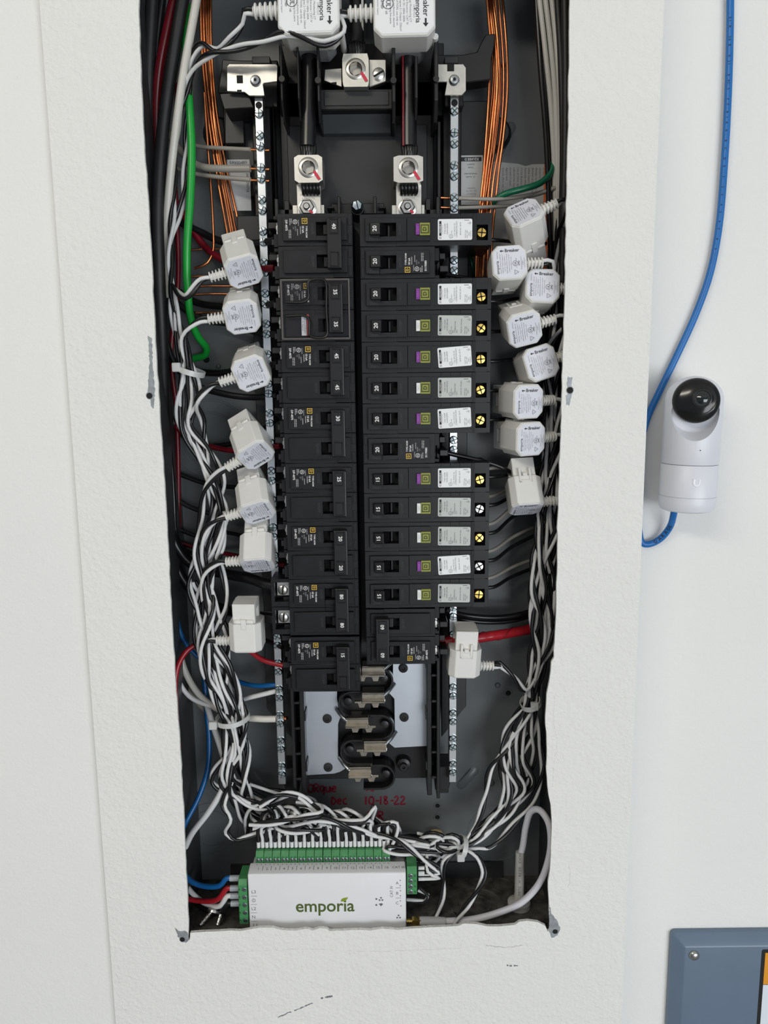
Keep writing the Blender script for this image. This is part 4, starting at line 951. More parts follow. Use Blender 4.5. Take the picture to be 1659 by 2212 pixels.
# --- main cables into the lugs
def main_cable(label, top, bot, stripe=None):
    a, b = A(*top), A(*bot); cl = tuple(b); o = empty('main_cable', label, 'cable', cl, group='main supply cables')
    pts = spline([a, a.lerp(b, .5)+Vector((.6, 1, 0)), b], 6); child(MB().tube(pts, 6.6, 18), 'jacket', M_wblk, o, cl, smooth=60)
    if stripe: child(MB().tube([p+Vector((-4.6, -4.5, 0)) for p in pts], 1.1, 8), 'red_stripe', M_wdred, o, cl, smooth=60)
    for k in range(6):
        x = b.x-5+2*k; child(MB().tube(spline([(x, b.y-3+abs(k-2.5), b.z+2), (x+.7, b.y-4.5+abs(k-2.5)*1.2, b.z-3), (x*1+ (2.5-k)*.4, b.y-3, b.z-9)], 2), 1.9, 8), 'strand', mat('strand_black', (.008, .008, .008), .3), o, cl, smooth=60)
main_cable('thick black supply cable running down into the left main lug', (668, -40, 38), (665, 318, 32))
main_cable('thick black supply cable with red stripe entering the right main lug', (878, -40, 38), (883, 318, 32), True)
main_cable('thick black neutral cable entering the central lug at the top', (770, -60, 40), (771, 98, 32))
wire('tracer_wire', 'thin white wire beside the central neutral cable', 'wire', [(783, -20, 28), (783, 60, 30), (784, 100, 34)], 1.1, M_wwht)
# --- big cables along the left edge
LC = [('black_cable', 'thickest black cable curving along the left edge of the opening', [(398, -20, 48), (378, 100, 46), (352, 280, 44), (341, 450, 42), (344, 600, 44), (352, 760, 52), (356, 900, 66), (366, 1050, 80)], 5.2, M_wblk2),
 ('black_cable', 'black cable hugging the left edge, leftmost at the top', [(330, -20, 60), (322, 140, 62), (322, 300, 66), (330, 520, 70), (342, 760, 74), (352, 1000, 80), (360, 1300, 84)], 5.2, M_wblk2),
 ('black_cable', 'stranded black cable between the leftmost cable and the red one', [(352, -20, 66), (338, 120, 68), (334, 280, 70), (338, 480, 74), (350, 760, 78)], 3.6, M_wblk),
 ('red_cable', 'dark red cable at the top of the left edge', [(380, -20, 58), (362, 60, 58), (346, 140, 60), (339, 220, 64), (340, 330, 70)], 4.2, M_wdred),
 ('red_cable', 'dark red cable descending the left edge beside the bundle', [(384, 180, 72), (377, 330, 74), (380, 440, 76), (385, 600, 78), (370, 760, 78), (382, 900, 80), (386, 1080, 84), (384, 1200, 86), (362, 1320, 86)], 2.2, M_wdred),
 ('white_cable', 'smooth white cable at the top of the left edge', [(428, -20, 40), (412, 70, 38), (396, 160, 36), (382, 260, 36), (369, 370, 40), (361, 470, 46), (358, 560, 58), (362, 640, 74)], 3.5, M_wcrm),
 ('green_cable', 'bright green ground cable descending beside the white cable', [(404, 10, 56), (402, 110, 50), (408, 210, 46), (414, 320, 44), (411, 430, 42), (404, 530, 42), (405, 620, 46), (413, 690, 56), (428, 728, 68), (446, 752, 80), (444, 766, 84), (428, 772, 88), (408, 776, 91)], 3.4, M_wgrn),
 ('black_cable', 'black cable looping low across to the third sensor on the left', [(352, 640, 66), (358, 730, 66), (380, 790, 66), (420, 830, 66), (480, 850, 62), (540, 858, 54), (600, 854, 40)], 3.0, M_wblk),
 ('black_cable', 'black cable sweeping round behind the fourth sensor on the left', [(356, 860, 80), (380, 920, 82), (420, 960, 84), (480, 962, 80), (540, 945, 70), (598, 905, 46)], 2.6, M_wblk),
 ('black_cable', 'thin black wire down the left edge below the middle', [(345, 860, 76), (366, 960, 70), (376, 1080, 68), (380, 1150, 68), (396, 1185, 72), (430, 1200, 80)], 2.0, M_wblk),
 ('black_cable', 'heavy black cable curving to the upper screw of the 80 breaker', [(340, 1040, 66), (362, 1120, 66), (382, 1180, 68), (420, 1222, 72), (480, 1238, 66), (540, 1250, 50), (575, 1262, 38), (596, 1266, 34)], 5.0, M_wblk),
 ('black_cable', 'heavy black cable curving to the lower screw of the 80 breaker', [(342, 1090, 74), (364, 1170, 74), (390, 1240, 76), (430, 1290, 78), (480, 1315, 72), (540, 1328, 54), (575, 1334, 38), (598, 1338, 34)], 5.0, M_wblk),
 ('black_cable', 'black cable to the breaker marked 15', [(540, 1372, 60), (575, 1384, 50), (610, 1398, 36)], 2.4, M_wblk),
 ('red_cable', 'bright red wire looping through the lowest left sensor', [(398, 1800, 70), (393, 1720, 56), (386, 1620, 44), (380, 1530, 34), (379, 1470, 32), (387, 1432, 36), (408, 1402, 42), (440, 1388, 46), (480, 1386, 46), (530, 1400, 44), (565, 1424, 42), (612, 1438, 38)], 2.5, M_wred),
 ('blue_cable', 'blue wire running from the left edge to the neutral bar', [(350, 1150, 62), (366, 1230, 62), (376, 1300, 62), (392, 1372, 64), (420, 1412, 68), (460, 1440, 70), (510, 1470, 68), (550, 1481, 58), (588, 1480, 47), (600, 1480, 46)], 2.3, M_wblu),
 ('blue_cable', 'blue wire dropping behind the lower left edge', [(440, 1440, 76), (447, 1540, 70), (452, 1600, 66), (449, 1660, 60), (430, 1720, 50), (402, 1775, 40), (390, 1800, 40)], 2.6, M_wblu),
 ('white_cable', 'white wire curving down from the left tie to the lower edge', [(440, 1500, 72), (458, 1560, 66), (478, 1620, 56), (489, 1665, 48), (480, 1705, 42), (452, 1752, 38), (415, 1800, 36), (400, 1830, 38)], 3.0, M_wwht),
 ('white_cable', 'fat off-white wire crossing the left tie to the neutral bar', [(350, 1240, 72), (370, 1310, 70), (382, 1380, 70), (400, 1450, 68), (430, 1500, 64), (465, 1528, 58), (520, 1548, 52), (565, 1553, 46), (597, 1553, 44)], 3.2, M_wcrm),
 ('white_cable', 'slim white wire crossing above the fat one to the left tie', [(352, 1330, 62), (374, 1400, 60), (386, 1470, 60), (410, 1505, 60), (445, 1522, 58), (490, 1534, 62), (530, 1540, 70)], 2.3, M_wwht),
 ('white_cable', 'white printed wire reaching the neutral bar above the fat one', [(500, 1520, 62), (520, 1512, 58), (555, 1503, 50), (588, 1495, 46), (600, 1492, 46)], 2.3, M_wwht),
 ('grey_cable', 'pale grey wire along the lower left edge behind the blue one', [(350, 1220, 84), (372, 1290, 84), (380, 1400, 84), (400, 1480, 84), (440, 1530, 82), (500, 1590, 84)], 3.2, M_wgry),
 ('grey_cable', 'thick stranded grey neutral wire entering the left bar', [(362, 285, 66), (385, 320, 66), (412, 348, 62), (440, 361, 56), (480, 364, 48), (541, 364, 44)], 3.1, M_wgry),
 ('grey_cable', 'thin grey neutral wire, upper of three into the left bar', [(400, 306, 72), (430, 316, 66), (480, 320, 54), (541, 323, 44)], 1.7, M_wgry),
 ('grey_cable', 'thin grey neutral wire, lowest of three into the left bar', [(375, 362, 72), (415, 374, 66), (470, 382, 54), (541, 388, 44)], 1.9, M_wgry)]
for nm, lb, pts, r, m_ in LC:
    wire(nm, lb, 'wire', pts, r, m_, 'house wires')
for lb, y in (('copper end of the thick grey wire beyond the left bar', 365), ('copper end of the upper grey wire beyond the left bar', 324), ('copper end of the lowest grey wire beyond the left bar', 390)):
    wire('copper_end', lb, 'wire end', [(538, y-1, 45), (560, y, 46), (582, y+1, 45)], 1.1, M_cop)
wire('copper_end', 'twisted copper end of the fat white wire beyond the left bar', 'wire end', [(596, 1553, 45), (610, 1552, 44), (620, 1551, 42)], 1.9, M_cop)
# branch wires of the left breakers (the ones seen between sensors and breakers)
BR = [('black', [(390, 480, 76), (430, 500, 74), (480, 522, 66), (540, 526, 52), (594, 520, 34)], 3.3, M_wblk, 'first'), ('red', [(372, 420, 80), (400, 470, 78), (440, 530, 72), (480, 560, 60), (540, 580, 48), (594, 580, 34)], 3.3, M_wdred, 'first'),
 ('black', [(400, 640, 80), (430, 655, 76), (480, 662, 66), (540, 664, 52), (598, 655, 34)], 3.2, M_wblk, 'second'), ('black', [(400, 668, 84), (440, 690, 82), (500, 700, 74), (550, 716, 58), (600, 724, 36)], 3.2, M_wblk2, 'second'),
 ('black', [(420, 800, 82), (460, 806, 76), (520, 800, 64), (602, 786, 34)], 3.2, M_wblk, 'third'),
 ('red', [(388, 930, 80), (420, 952, 80), (470, 968, 76), (520, 974, 64), (606, 964, 38)], 2.6, M_wdred, 'fourth'), ('black', [(430, 1040, 84), (480, 1050, 78), (540, 1052, 66), (612, 1040, 38)], 2.2, M_wblk, 'fifth'), ('black', [(400, 1090, 84), (460, 1110, 80), (540, 1112, 66), (612, 1100, 38)], 2.2, M_wblk2, 'fifth'),
 ('black', [(440, 1160, 84), (480, 1150, 80), (540, 1160, 66), (616, 1164, 38)], 2.0, M_wblk, 'sixth'), ('red', [(450, 1190, 84), (490, 1196, 80), (540, 1206, 66), (616, 1222, 38)], 2.0, M_wdred, 'sixth')]
for c, pts, r, m_, nth in BR:
    k = len([1 for q in BR if q[4] == nth and q[0] == c])
    wire('branch_wire', '%s%s branch wire feeding the %s breaker of the left column' % ('upper ' if k > 1 and (c, pts) == [(q[0], q[1]) for q in BR if q[4] == nth][0] else ('lower ' if k > 1 else ''), c, nth), 'wire', [(338, pts[0][1]-70, 84), (365, pts[0][1]-30, 86)]+pts, r, m_, 'branch wires of the left breakers')
# bare copper ground wires
CW = [[(432, -20), (437, 120), (447, 230), (461, 330), (478, 430), (494, 520)], [(438, -20), (444, 130), (455, 240), (468, 330), (486, 430), (502, 520)], [(444, -20), (450, 120), (459, 230), (474, 340), (492, 440), (506, 520)], [(450, -20), (453, 130), (463, 250), (479, 350), (497, 440), (512, 510)], [(455, -20), (457, 110), (468, 240), (486, 350), (506, 440), (520, 500)],
      [(441, 200), (447, 290), (453, 370), (458, 440), (461, 500), (460, 545), (448, 568), (420, 580)]]
for k, c in enumerate(CW):
    wire('copper_wire', 'bare copper ground wire, %s' % ('left bundle at the top' if k < 5 else 'strand bending left behind the green cable'), 'wire', [(x, y, 66+3*math.sin(k+j)) for j, (x, y) in enumerate(c)], 1.15, M_cop, 'copper wires at the top left')
for k, y in enumerate((538, 596, 618, 635, 675)):
    wire('copper_wire', 'short horizontal copper wire behind the first two left sensors', 'wire', [(412, y+2, 82), (450, y, 82), (510, y, 80), (556, y-4, 60)], .9, M_cop, 'short copper wires on the left')
CR = [[(1050, -20), (1060, 90), (1066, 150), (1058, 260), (1044, 380), (1034, 475)], [(1054, -20), (1066, 90), (1070, 170), (1062, 270), (1048, 390), (1038, 475)], [(1058, -20), (1070, 90), (1074, 180), (1066, 280), (1052, 390), (1043, 475)], [(1063, -20), (1074, 80), (1078, 180), (1070, 280), (1056, 390), (1048, 475)], [(1068, -20), (1076, 90), (1080, 190), (1072, 290), (1058, 390), (1050, 475)],
      [(1075, -20), (1085, 100), (1088, 180), (1082, 290), (1066, 390), (1058, 475)], [(1084, -20), (1094, 100), (1096, 190), (1088, 290), (1076, 380), (1066, 475)], [(1058, 128), (1056, 200), (1050, 300), (1042, 400), (1036, 475)]]
for k, c in enumerate(CR):
    wire('copper_wire', 'bare copper ground wire in the bundle at the top right', 'wire', [(x, y, 62+4*math.sin(k*1.3+j)) for j, (x, y) in enumerate(c+[(c[-1][0]-5, 550), (c[-1][0]-6, 640)])], 1.2, M_cop, 'copper wires at the top right')
for k in range(3):
    wire('copper_wire', 'curled copper wire under the second right sensor', 'wire', [(1046+5*k, 535, 72), (1048+6*k, 556, 72), (1060+6*k, 572-2*k, 70), (1078, 580-4*k, 66)] if k < 2 else [(1036, 590, 72), (1050, 603, 70), (1075, 612, 66)], 1.1, M_cop, 'curled copper wires on the right')
# right side
RC = [('black_cable', 'black cable, innermost of the right bundle', [(1157, -20, 50), (1168, 150, 52), (1180, 300, 56), (1186, 450, 62), (1190, 600, 70), (1186, 760, 76)], 2.4, M_wblk), ('white_cable', 'grey-white wire, inner of the three in the top right bundle', [(1163, -20, 46), (1178, 110, 48), (1190, 230, 52), (1198, 380, 60), (1200, 520, 70)], 2.2, M_wcrm),
 ('green_cable', 'dark green wire at the very top right', [(1170, -20, 52), (1176, 30, 52), (1186, 90, 56), (1192, 160, 62)], 2.4, M_wgrn2), ('white_cable', 'grey-white wire, middle of the three in the top right bundle', [(1176, -20, 44), (1190, 100, 46), (1200, 220, 50), (1204, 380, 58), (1206, 520, 70)], 2.2, M_wcrm),
 ('black_cable', 'black cable between the pale wires at the top right', [(1183, -20, 54), (1194, 120, 56), (1200, 280, 60), (1203, 460, 66), (1203, 640, 74)], 2.5, M_wblk), ('white_cable', 'grey-white wire, outer of the three in the top right bundle', [(1190, -20, 42), (1203, 110, 44), (1211, 240, 48), (1210, 390, 56), (1208, 520, 68)], 2.2, M_wcrm),
 ('black_cable', 'black cable beside the drywall at the top right', [(1203, -20, 40), (1212, 140, 42), (1216, 320, 46), (1213, 500, 50), (1210, 680, 56), (1206, 900, 66), (1200, 1100, 74)], 2.8, M_wblk2), ('black_cable', 'black cable touching the right edge of the opening', [(1220, -20, 34), (1222, 150, 36), (1221, 330, 38), (1216, 520, 42), (1214, 700, 48), (1209, 950, 60), (1202, 1200, 74)], 3.2, M_wblk2),
 ('black_cable', 'black cable deep behind the right sensors', [(1172, 100, 74), (1186, 300, 78), (1190, 500, 82), (1186, 700, 84), (1182, 1000, 86), (1178, 1300, 86)], 3.0, M_wblk), ('green_cable', 'dark green wire curving behind the topmost right sensor', [(1196, 350, 60), (1188, 376, 58), (1166, 396, 56), (1130, 408, 54), (1094, 418, 54), (1070, 432, 58), (1056, 452, 66)], 2.7, M_wgrn2),
 ('grey_cable', 'grey wire crossing the caution sticker to the right bar', [(1204, 398, 70), (1180, 412, 66), (1140, 422, 62), (1080, 430, 54), (988, 428, 45)], 1.7, M_wgry), ('grey_cable', 'grey wire just above the first breaker entering the right bar', [(1120, 444, 66), (1060, 447, 56), (988, 449, 45)], 1.6, M_wgry), ('grey_cable', 'pale grey wire above the topmost right sensor', [(1205, 404, 60), (1170, 416, 62), (1130, 428, 66)], 2.0, M_wgry),
 ('green_cable', 'dark green wire beside the second right breaker', [(1012, 536, 78), (1020, 570, 74), (1026, 600, 78)], 2.0, M_wgrn2),
 ('black_cable', 'glossy black pair of wires leaving the breaker marked 60, upper', [(962, 1316, 40), (1000, 1328, 50), (1060, 1334, 58), (1110, 1330, 64), (1160, 1316, 70), (1190, 1300, 78)], 2.6, M_wblk), ('black_cable', 'glossy black pair of wires leaving the breaker marked 60, lower', [(960, 1324, 46), (1000, 1338, 56), (1060, 1344, 64), (1110, 1340, 70), (1160, 1326, 76)], 2.4, M_wblk),
 ('black_cable', 'thin black wire from the second right breaker', [(958, 592, 32), (990, 598, 40), (1030, 603, 46), (1075, 600, 46)], 1.8, M_wblk), ('black_cable', 'black wire sagging from the eighth right breaker to a sensor', [(950, 974, 32), (980, 982, 34), (1020, 991, 36), (1070, 1004, 38), (1100, 1018, 42), (1122, 1032, 50)], 2.0, M_wblk)]
for nm, lb, pts, r, m_ in RC: wire(nm, lb, 'wire', pts, r, m_, 'house wires')
for k, y in enumerate((428, 449)): wire('copper_end', 'copper end left of the right bar, %s' % ('upper' if k == 0 else 'lower'), 'wire end', [(988, y, 45), (970, y, 46), (952, y-1, 45)], 1.0, M_cop)
for k, i in enumerate((0, 2, 3, 4, 5, 6, 8, 9, 10, 11, 12)):
    z = ROW0-25.4*i; a = Vector((90.5, 38, z-3)); py = {0: 540, 2: 655, 3: 720, 4: 790, 5: 850, 6: 918, 8: 1040, 9: 1090, 10: 1120, 11: 1190, 12: 1262}[i]
    lift = 46 if i >= 9 else 14
    b = A(1180, py-lift, 74); mid = a.lerp(b, .45)+Vector((0, 6, -2 if i > 8 else 1))
    wire('branch_wire', 'black branch wire leaving the %s breaker of the right column' % ORD[i], 'wire', [a, a+Vector((9, 2, 0)), mid, b], 1.7, M_wblk, 'branch wires of the right breakers')
    if i >= 8:
        a2 = a+Vector((0, 8, 6)); b2 = A(1176, py-lift-16, 78); wire('neutral_wire', 'grey neutral wire leaving the %s breaker of the right column' % ORD[i], 'wire', [a2, a2+Vector((9, 3, 1)), a2.lerp(b2, .5)+Vector((0, 6, -1)), b2], 1.7, M_wgry, 'neutral wires of the right breakers')
# red taped cable through the sensor below the 60 breaker
pts = [A(x, y, Y) for x, y, Y in ((950, 1386, 40), (980, 1384, 40), (1010, 1381, 42), (1060, 1374, 50), (1110, 1366, 60), (1150, 1358, 68), (1185, 1350, 78))]; cl = tuple(pts[0])
o = empty('red_cable', 'thick red taped cable leaving the breaker marked 60', 'wire', cl, group='house wires'); sp = spline(pts, 2)
child(MB().tube(sp, lambda t: 4.6+.25*(1 if (int(t*60) % 5) == 0 else 0), 14), 'insulation', M_wred, o, cl, smooth=50)
hx = []
for i, p in enumerate(sp):
    t = i*.42; hx.append(p+Vector((0, -math.cos(t), math.sin(t)))*4.55)
child(MB().tube(hx, .7, 6), 'tape_edge', M_wdred, o, cl, smooth=60)
# ------------------------------------------------------------------ twisted sensor leads
rng = random.Random(11)
def bundle(st, i, n, turns, ph0, lo, hi):
    out = []
    for k, (x, y, Y, r) in enumerate(st):
        if k < lo or k > hi: continue
        c = A(x, y, Y); t = ph0+2*math.pi*i/n+turns*k
        q = r*(.55+.45*math.sin(i*1.7+k*1.3)); out.append(c+Vector((q*math.cos(t), .55*q*math.sin(t), .25*q*math.sin(t+1))))
    return out
BL = [(402, 150, 46, 5), (392, 300, 48, 6), (388, 430, 46, 6), (372, 520, 42, 6), (372, 620, 38, 9), (390, 710, 34, 9), (409, 800, 30, 6), (410, 860, 32, 12), (400, 920, 36, 17), (428, 985, 36, 14), (452, 1050, 36, 14), (458, 1115, 36, 13), (450, 1185, 36, 14), (446, 1250, 36, 16), (450, 1315, 36, 15), (458, 1385, 36, 16), (470, 1450, 38, 16), (488, 1510, 38, 13), (502, 1560, 40, 9.5), (508, 1620, 42, 12), (498, 1680, 44, 18)]
BRt = [(1203, 430, 40, 5), (1196, 520, 46, 6), (1196, 640, 48, 7), (1194, 760, 50, 8), (1193, 870, 50, 8), (1192, 970, 48, 9), (1184, 1060, 46, 10), (1176, 1130, 44, 13), (1170, 1200, 42, 15), (1168, 1270, 42, 14), (1170, 1340, 44, 13), (1168, 1400, 46, 12), (1158, 1460, 48, 9), (1148, 1512, 50, 5), (1126, 1580, 52, 17), (1118, 1640, 52, 20), (1122, 1700, 54, 16), (1085, 1755, 52, 12), (1040, 1800, 46, 9), (1000, 1826, 40, 4.5)]
M_fer = mat('ferrule_white', (.72, .72, .72), .4)
def lead(label, start, d, mids, end, end_dir, split=4.5, seed=0, cls='sensor_lead', fers=True, spl=None):
    rnd = random.Random(seed); st = Vector(start)
    path = [st, st+Vector(d)*7]+mids
    e = Vector(end); ed = Vector(end_dir).normalized(); path += [e-ed*16, e-ed*5]
    for p in path: p.y = min(max(p.y, 4), BACK-4)
    sp = spline(path, 4.0); L = len(sp)
    for p in sp: p.y = min(max(p.y, 3.5), BACK-3)
    side = spl if spl else Vector((split/2, 0, 0))
    cl = tuple(st); o = empty(cls, label, 'sensor lead', cl, group='twisted sensor leads')
    ph = rnd.uniform(0, 6); pitch = rnd.uniform(66, 92)
    A_, B_ = [], []; acc = 0
    nrm = Vector((0, -1, 0))
    for i, p in enumerate(sp):
        T = (sp[min(i+1, L-1)]-sp[max(i-1, 0)]); T = T.normalized() if T.length > 1e-6 else Vector((0, 0, -1))
        nrm = nrm-T*nrm.dot(T); nrm = nrm.normalized() if nrm.length > 1e-6 else T.orthogonal().normalized(); bi = T.cross(nrm)
        if i: acc += (sp[i]-sp[i-1]).length
        t = ph+2*math.pi*acc/pitch; off = (nrm*math.cos(t)+bi*math.sin(t))*1.7
        w = max(0, min(1, (i-(L-9))/8)); off = off*(1-w)
        A_.append(p+off-side*w); B_.append(p-off+side*w)
    A_.append(e-side); B_.append(e+side)
    child(MB().tube(A_, 1.65, 8), 'black_wire', M_wblk, o, cl, smooth=60); child(MB().tube(B_, 1.65, 8), 'white_wire', M_wwht, o, cl, smooth=60)
    if fers:
        for s_ in (-1, 1):
            q = e+side*s_; child(MB().tube([q-ed*1.5, q+ed*4.2], 1.75, 10), 'wire_ferrule', M_fer, o, cl, smooth=40)
def term_end(k):     # top of terminal block k (0-based)
    return Vector((TX0+PW*(k+.5)+(0 if k < 8 else .25), YT+8, ZT+23.0))
def heap(k, rnd, x0, x1, y0, y1, n, tgt):
    out = []
    for j in range(n):
        f = (j+1)/(n+1); x = rnd.uniform(x0, x1)*(1-f)+tgt*f+rnd.uniform(-60, 60)*(1-f); y = rnd.uniform(y0, y1)
        out.append(A(x, y, rnd.uniform(24, 80)))
    return out
NTH = ['topmost', 'second', 'third', 'fourth', 'fifth', 'sixth', 'lowest']
JOIN = {'L0': 4, 'L1': 6, 'L2': 8, 'L3': 11, 'L4': 13, 'L5': 15, 'L6': 17}
for i in range(7):
    st, d = CT['L%d' % i]; rnd = random.Random(100+i); lo = JOIN['L%d' % i]
    drop = Vector((-10 if i < 6 else 2, 4, -12)); k = (0, 3, 1, 5, 2, 6, 4)[i]
    te = term_end(k); tpx = 552+18.2*(k+.5)
    hp = heap(k, rnd, 520, 700, 1735, 1805, 3, tpx)+[te+Vector((rnd.uniform(-14, 14), rnd.uniform(-4, 16), 20+rnd.uniform(0, 8)))]
    lead('black and white twisted lead of the %s left sensor' % NTH[i], st, d, [st+d*12+drop]+bundle(BL, i, 8, .55, .4*i, lo, 20)+hp, te, (0, 0, -1), PW*.5, 50+i)
for i in range(9):
    st, d = CT['R%d' % i]; rnd = random.Random(200+i); lo = (1, 2, 3, 4, 5, 6, 7, 8, 12)[i]
    k = (15, 8, 13, 10, 14, 9, 12, 11, 7)[i]; te = term_end(k); tpx = 552+18.2*(k+.5)
    mids = [st+d*8+Vector((2, 8, -8))] if i < 8 else [A(1075, 1432, 36), A(1110, 1462, 38), A(1135, 1492, 42)]
    hp = heap(k, rnd, 860, 960, 1805, 1850, 2, max(tpx, 760))+[te+Vector((rnd.uniform(2, 18), rnd.uniform(-2, 14), 18+rnd.uniform(0, 10)))]
    lead('black and white twisted lead of the %s' % ('sensor %s on the right side' % RO[i] if i < 8 else 'sensor on the red-taped cable'), st, d, mids+bundle(BRt, i, 9, .6, .3*i, lo, 19)+hp, te, (0, 0, -1), PW*.5, 70+i)
# leads of the two mains sensors run down the left side to the mains terminals
for i, (key, nm) in enumerate((('T0', 'left mains sensor'), ('T1', 'right mains sensor'))):
    st, d = CT[key]; rnd = random.Random(300+i)
    pre = [A(525, 50, 16), A(498, 85, 20), A(470, 108, 26), A(436, 96, 32), A(416, 120, 38)] if i == 0 else [A(740, 62, -3), A(700, 84, -4), A(655, 72, -4), A(612, 64, -3), A(560, 92, 10), A(505, 106, 14), A(455, 118, 20), A(418, 150, 34)]
    hp = [A(560, 1745, 40), A(640, 1722, 30), A(720, 1775, 28), A(800, 1800, 34), A(860, 1815, 30), A(905, 1850, 26)] if i == 0 else [A(540, 1760, 60), A(620, 1790, 30), A(690, 1770, 22), A(780, 1795, 30), A(850, 1815, 40), A(915, 1838, 36), A(924, 1880, 24)]
    z = (Rz[0]+Rz[1])/2 if i == 0 else (Rz[2]+Rz[3])/2+6
    e = Vector((Rb.x+6, DY+14, z)); lead('long twisted lead of the %s, looping across the top' % nm, st, d, pre+bundle(BL, 7+i*.3, 8, .5, 1.0+i*2, 1, 20)+hp, e, (-1, 0, 0), 0, 90+i, spl=Vector((0, 0, -3.2)))
# loose slack loops lying on the heap (spare sensor leads)
for i, (pts, nm) in enumerate(((((1000, 1835, 34), (1030, 1850, 30), (1046, 1885, 26), (1030, 1925, 24), (1003, 1965, 22), (985, 1990, 20), (972, 2030, 16)), 'slack twisted lead drooping from the right tie to the panel floor'), (((1000, 1828, 44), (960, 1862, 40), (958, 1900, 40), (955, 1940, 36), (940, 1985, 28), (930, 2026, 22)), 'slack twisted lead hanging left of the drooping one'), (((905, 1920, 30), (925, 1935, 26), (918, 1948, 26), (880, 1946, 34)), 'short twisted loop beside the right terminal block'), (((1148, 1530, 48), (1100, 1610, 46), (1060, 1660, 46), (1048, 1720, 44), (1030, 1780, 42), (1002, 1826, 38)), 'twisted lead bowing out left below the right tie'),
   ((((1150, 1525, 60), (1165, 1600, 58), (1172, 1660, 58), (1150, 1730, 56), (1110, 1780, 52), (1060, 1830, 44), (1000, 1838, 38))), 'twisted lead bowing out right below the right tie'), (((500, 1690, 40), (482, 1740, 36), (498, 1768, 34), (490, 1800, 40), (510, 1815, 40), (560, 1800, 44)), 'twisted lead looping left of the heap'), (((540, 1782, 22), (600, 1776, 18), (660, 1764, 16), (695, 1756, 20), (690, 1742, 30), (640, 1735, 36)), 'twisted lead lying across the front of the heap'),
   (((560, 1740, 28), (610, 1715, 26), (660, 1725, 30), (700, 1760, 34), (740, 1785, 40)), 'twisted lead arching over the top of the heap'), (((690, 1760, 36), (740, 1775, 30), (790, 1770, 28), (808, 1742, 30), (806, 1770, 40), (800, 1800, 50)), 'twisted lead peaking right of the heap'))):
    P = [A(*p) for p in pts]; lead(nm, P[0], (P[1]-P[0]).normalized()*.1, P[1:-1], P[-1], (P[-1]-P[-2]), 0, 400+i, fers=False, spl=Vector((0, .1, 1.2)))
# extra slack inside the heap: pairs winding between the terminals and the bundles
rnd = random.Random(77)
for i in range(12):
    x = 530+i*16; y0_ = rnd.uniform(34, 72); am = rnd.uniform(8, 18); ph_ = rnd.uniform(0, 6); yb_ = rnd.uniform(1772, 1800)
    P = [A(x+22*q, yb_+am*math.sin(ph_+q*1.1)+q*1.5, y0_+6*math.sin(q+ph_)) for q in range(6)]
    lead('tangled slack of a twisted sensor lead in the heap above the monitor', P[0], Vector((.1, 0, 0)), P[1:-1], P[-1], (P[-1]-P[-2]), 0, 500+i, cls='slack_lead', fers=False, spl=Vector((0, .1, 1.2)))
# tangle between the monitor and the lower right tie
for i in range(9):
    cx_, cy_ = 888+i*10, 1831+rnd.uniform(-8, 8); rx_, ry_ = rnd.uniform(26, 42), rnd.uniform(15, 25); a0_ = rnd.uniform(0, 6.28); y0_ = rnd.uniform(30, 66); P = []
    for q in range(7): t_ = a0_+q*.78*(1 if i % 2 else -1); P.append(A(min(cx_+rx_*math.cos(t_)+q*2, 992), cy_+ry_*math.sin(t_), y0_+6*math.sin(t_*1.3)))
    lead('tangled loop of twisted sensor lead between the monitor and the lower right tie', P[0], Vector((.1, 0, 0)), P[1:-1], P[-1], (P[-1]-P[-2]), 0, 600+i, cls='slack_lead', fers=False, spl=Vector((0, .1, 1.2)))
for i in range(7):
    x = 560+i*34; c_ = [(x-30, rnd.uniform(1790, 1812), 60), (x-22, rnd.uniform(1745, 1765), 44), (x+4, rnd.uniform(1732, 1748)+i*3, 36), (x+30, rnd.uniform(1750, 1768)+i*3, 36), (x+44, rnd.uniform(1785, 1806), 50)]
    P = [A(*q) for q in c_]; lead('arched loop of twisted sensor lead above the numbered terminals', P[0], Vector((.1, 0, 0)), P[1:-1], P[-1], (P[-1]-P[-2]), 0, 640+i, cls='slack_lead', fers=False, spl=Vector((0, .1, 1.2)))
for i in range(4):
    b_ = [p+Vector((rnd.uniform(-6, 6), rnd.uniform(-4, 8), 0)) for p in bundle(BL, i+.5, 4, -.7, 1.1*i, 11+(i % 3), 20)]+[A(530+i*12, 1745, 60), A(580+i*30, 1790, 66)]
    lead('folded slack of twisted sensor lead inside the left bundle above its lower tie', b_[0], Vector((0, 0, -.1)), b_[1:-1], b_[-1], (b_[-1]-b_[-2]), 0, 660+i, cls='slack_lead', fers=False, spl=Vector((1.2, .1, 0)))
for i in range(3):
    b_ = [p+Vector((rnd.uniform(-4, 6), rnd.uniform(-2, 10), 0)) for p in bundle(BRt, i+.5, 3, -.8, 1.3*i, 7, 18)]
    lead('folded slack of twisted sensor lead inside the right bundle above its tie', b_[0], Vector((0, 0, -.1)), b_[1:-1], b_[-1], (b_[-1]-b_[-2]), 0, 680+i, cls='slack_lead', fers=False, spl=Vector((1.2, .1, 0)))
